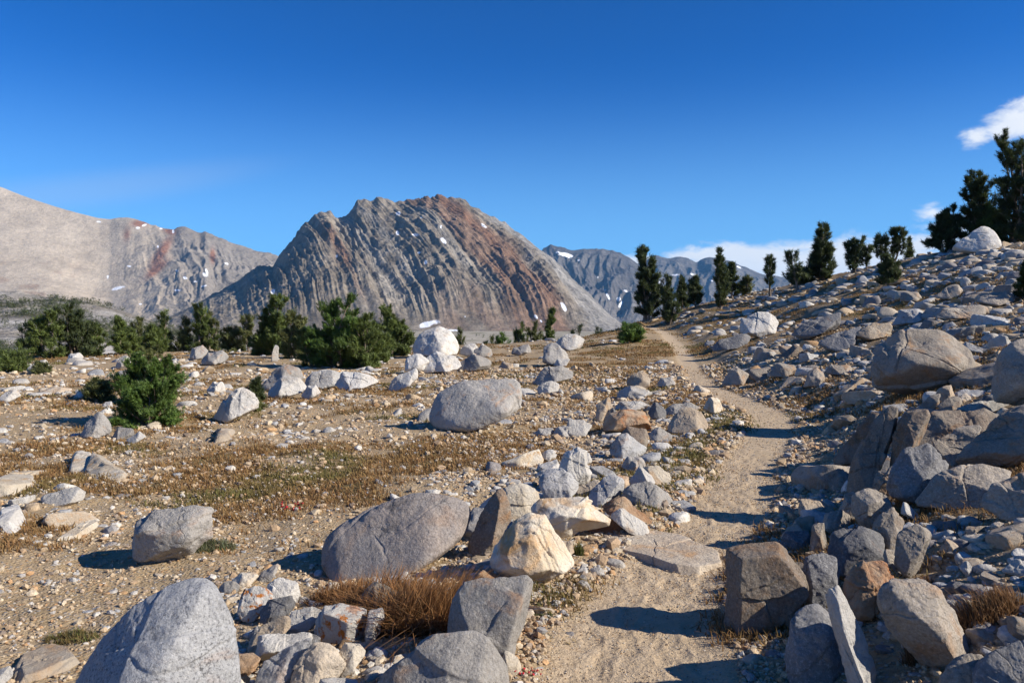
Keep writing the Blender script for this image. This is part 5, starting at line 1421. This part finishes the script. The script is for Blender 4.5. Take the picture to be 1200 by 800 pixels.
pine(1165, 294, 240, 42, 'shorter pine between the two tallest of the upper right clump', 'mid', 3, 'column', 1488, depth=51, bare=.1, group=UR)
pine(1204, 348, 305, 28, 'dark bush at the right edge of the upper slope', 'dark', 3, 'bush', 1012, bare=.0, name='shrub', cat='shrub')

# --- far scrub on the valley floor and the knoll, one mass
def far_scrub():
    rng = np.random.default_rng(77)
    sv, sf = tuft_shape(rng, 7, 1.6)
    V, Fq, C, nv = [], [], [], 0
    spots = []
    for _ in range(1500):
        d = math.exp(rng.uniform(math.log(120), math.log(1300)))
        az = rng.uniform(-.72, .2)
        x, y = az * d, d
        if fbm2(np.array([x]), np.array([y]), .006, 3, 5.0)[0] < .0: continue
        spots.append((x, y, float(terrain(x, y)), rng.uniform(2.0, 4.5), .8))
    kn = bpy.data.objects['hill']
    n = len(kn.data.vertices)
    co = np.empty(n * 3, np.float32); kn.data.vertices.foreach_get('co', co); co = co.reshape(-1, 3)
    dn = fbm2(co[:, 0], co[:, 1], .03, 4, 31.0) + .25 * fbm2(co[:, 0], co[:, 1], .12, 2, 3.0)
    ok = np.flatnonzero((dn > -.02) & (co[:, 2] > -16.5) & (co[:, 1] < 425))
    for i in rng.choice(ok, 4200):
        spots.append((*co[i], rng.uniform(1.2, 3.0), 1.5))
    for (x, y, z, h, fat) in spots:
        tone = rng.uniform(.75, 1.3)
        k = 11
        for _ in range(k):
            u = rng.random()
            p = np.array([rng.normal(0, .30 * h * fat * (1 - .6 * u)), rng.normal(0, .30 * h * fat * (1 - .6 * u)), h * u * .85])
            V.append((sv * h * .5) @ rand_rot(rng, .5).T + p + (x, y, z)); Fq.append(sf + nv); nv += len(sv)
            c = np.array([.10, .115, .042]) * tone * rng.uniform(.7, 1.3)
            C.append(np.tile(c, (len(sv), 1)))
    o = link('scrub', new_mesh('scrub', np.concatenate(V), np.concatenate(Fq), 3, M_NEEDLE, False, np.concatenate(C)))
    tag(o, 'dark scrub covering the far knoll and valley floor', 'scrub', kind='stuff')
far_scrub()
# ------------------------------------------------------------------ the air
def haze():
    x, y0, y1, z0, z1 = 10500, -10000, 10500, -60, 720
    V = np.array([[-x, y0, z0], [x, y0, z0], [x, y1, z0], [-x, y1, z0], [-x, y0, z1], [x, y0, z1], [x, y1, z1], [-x, y1, z1]])
    Fq = np.array([[0, 3, 2, 1], [4, 5, 6, 7], [0, 1, 5, 4], [1, 2, 6, 5], [2, 3, 7, 6], [3, 0, 4, 7]])
    m, n = new_mat('haze')
    pv = n.n('ShaderNodeVolumePrincipled', {'Color': (.22, .56, 1.0, 1), 'Density': HAZE, 'Anisotropy': .0})
    n.t.links.new(pv.outputs[0], n.n('ShaderNodeOutputMaterial').inputs['Volume'])
    o = link('haze', new_mesh('haze', V, Fq, 4, m, False))
    tag(o, 'thin blue mountain haze over the whole valley', 'haze', kind='stuff')
HAZE = 4.3e-5
haze()
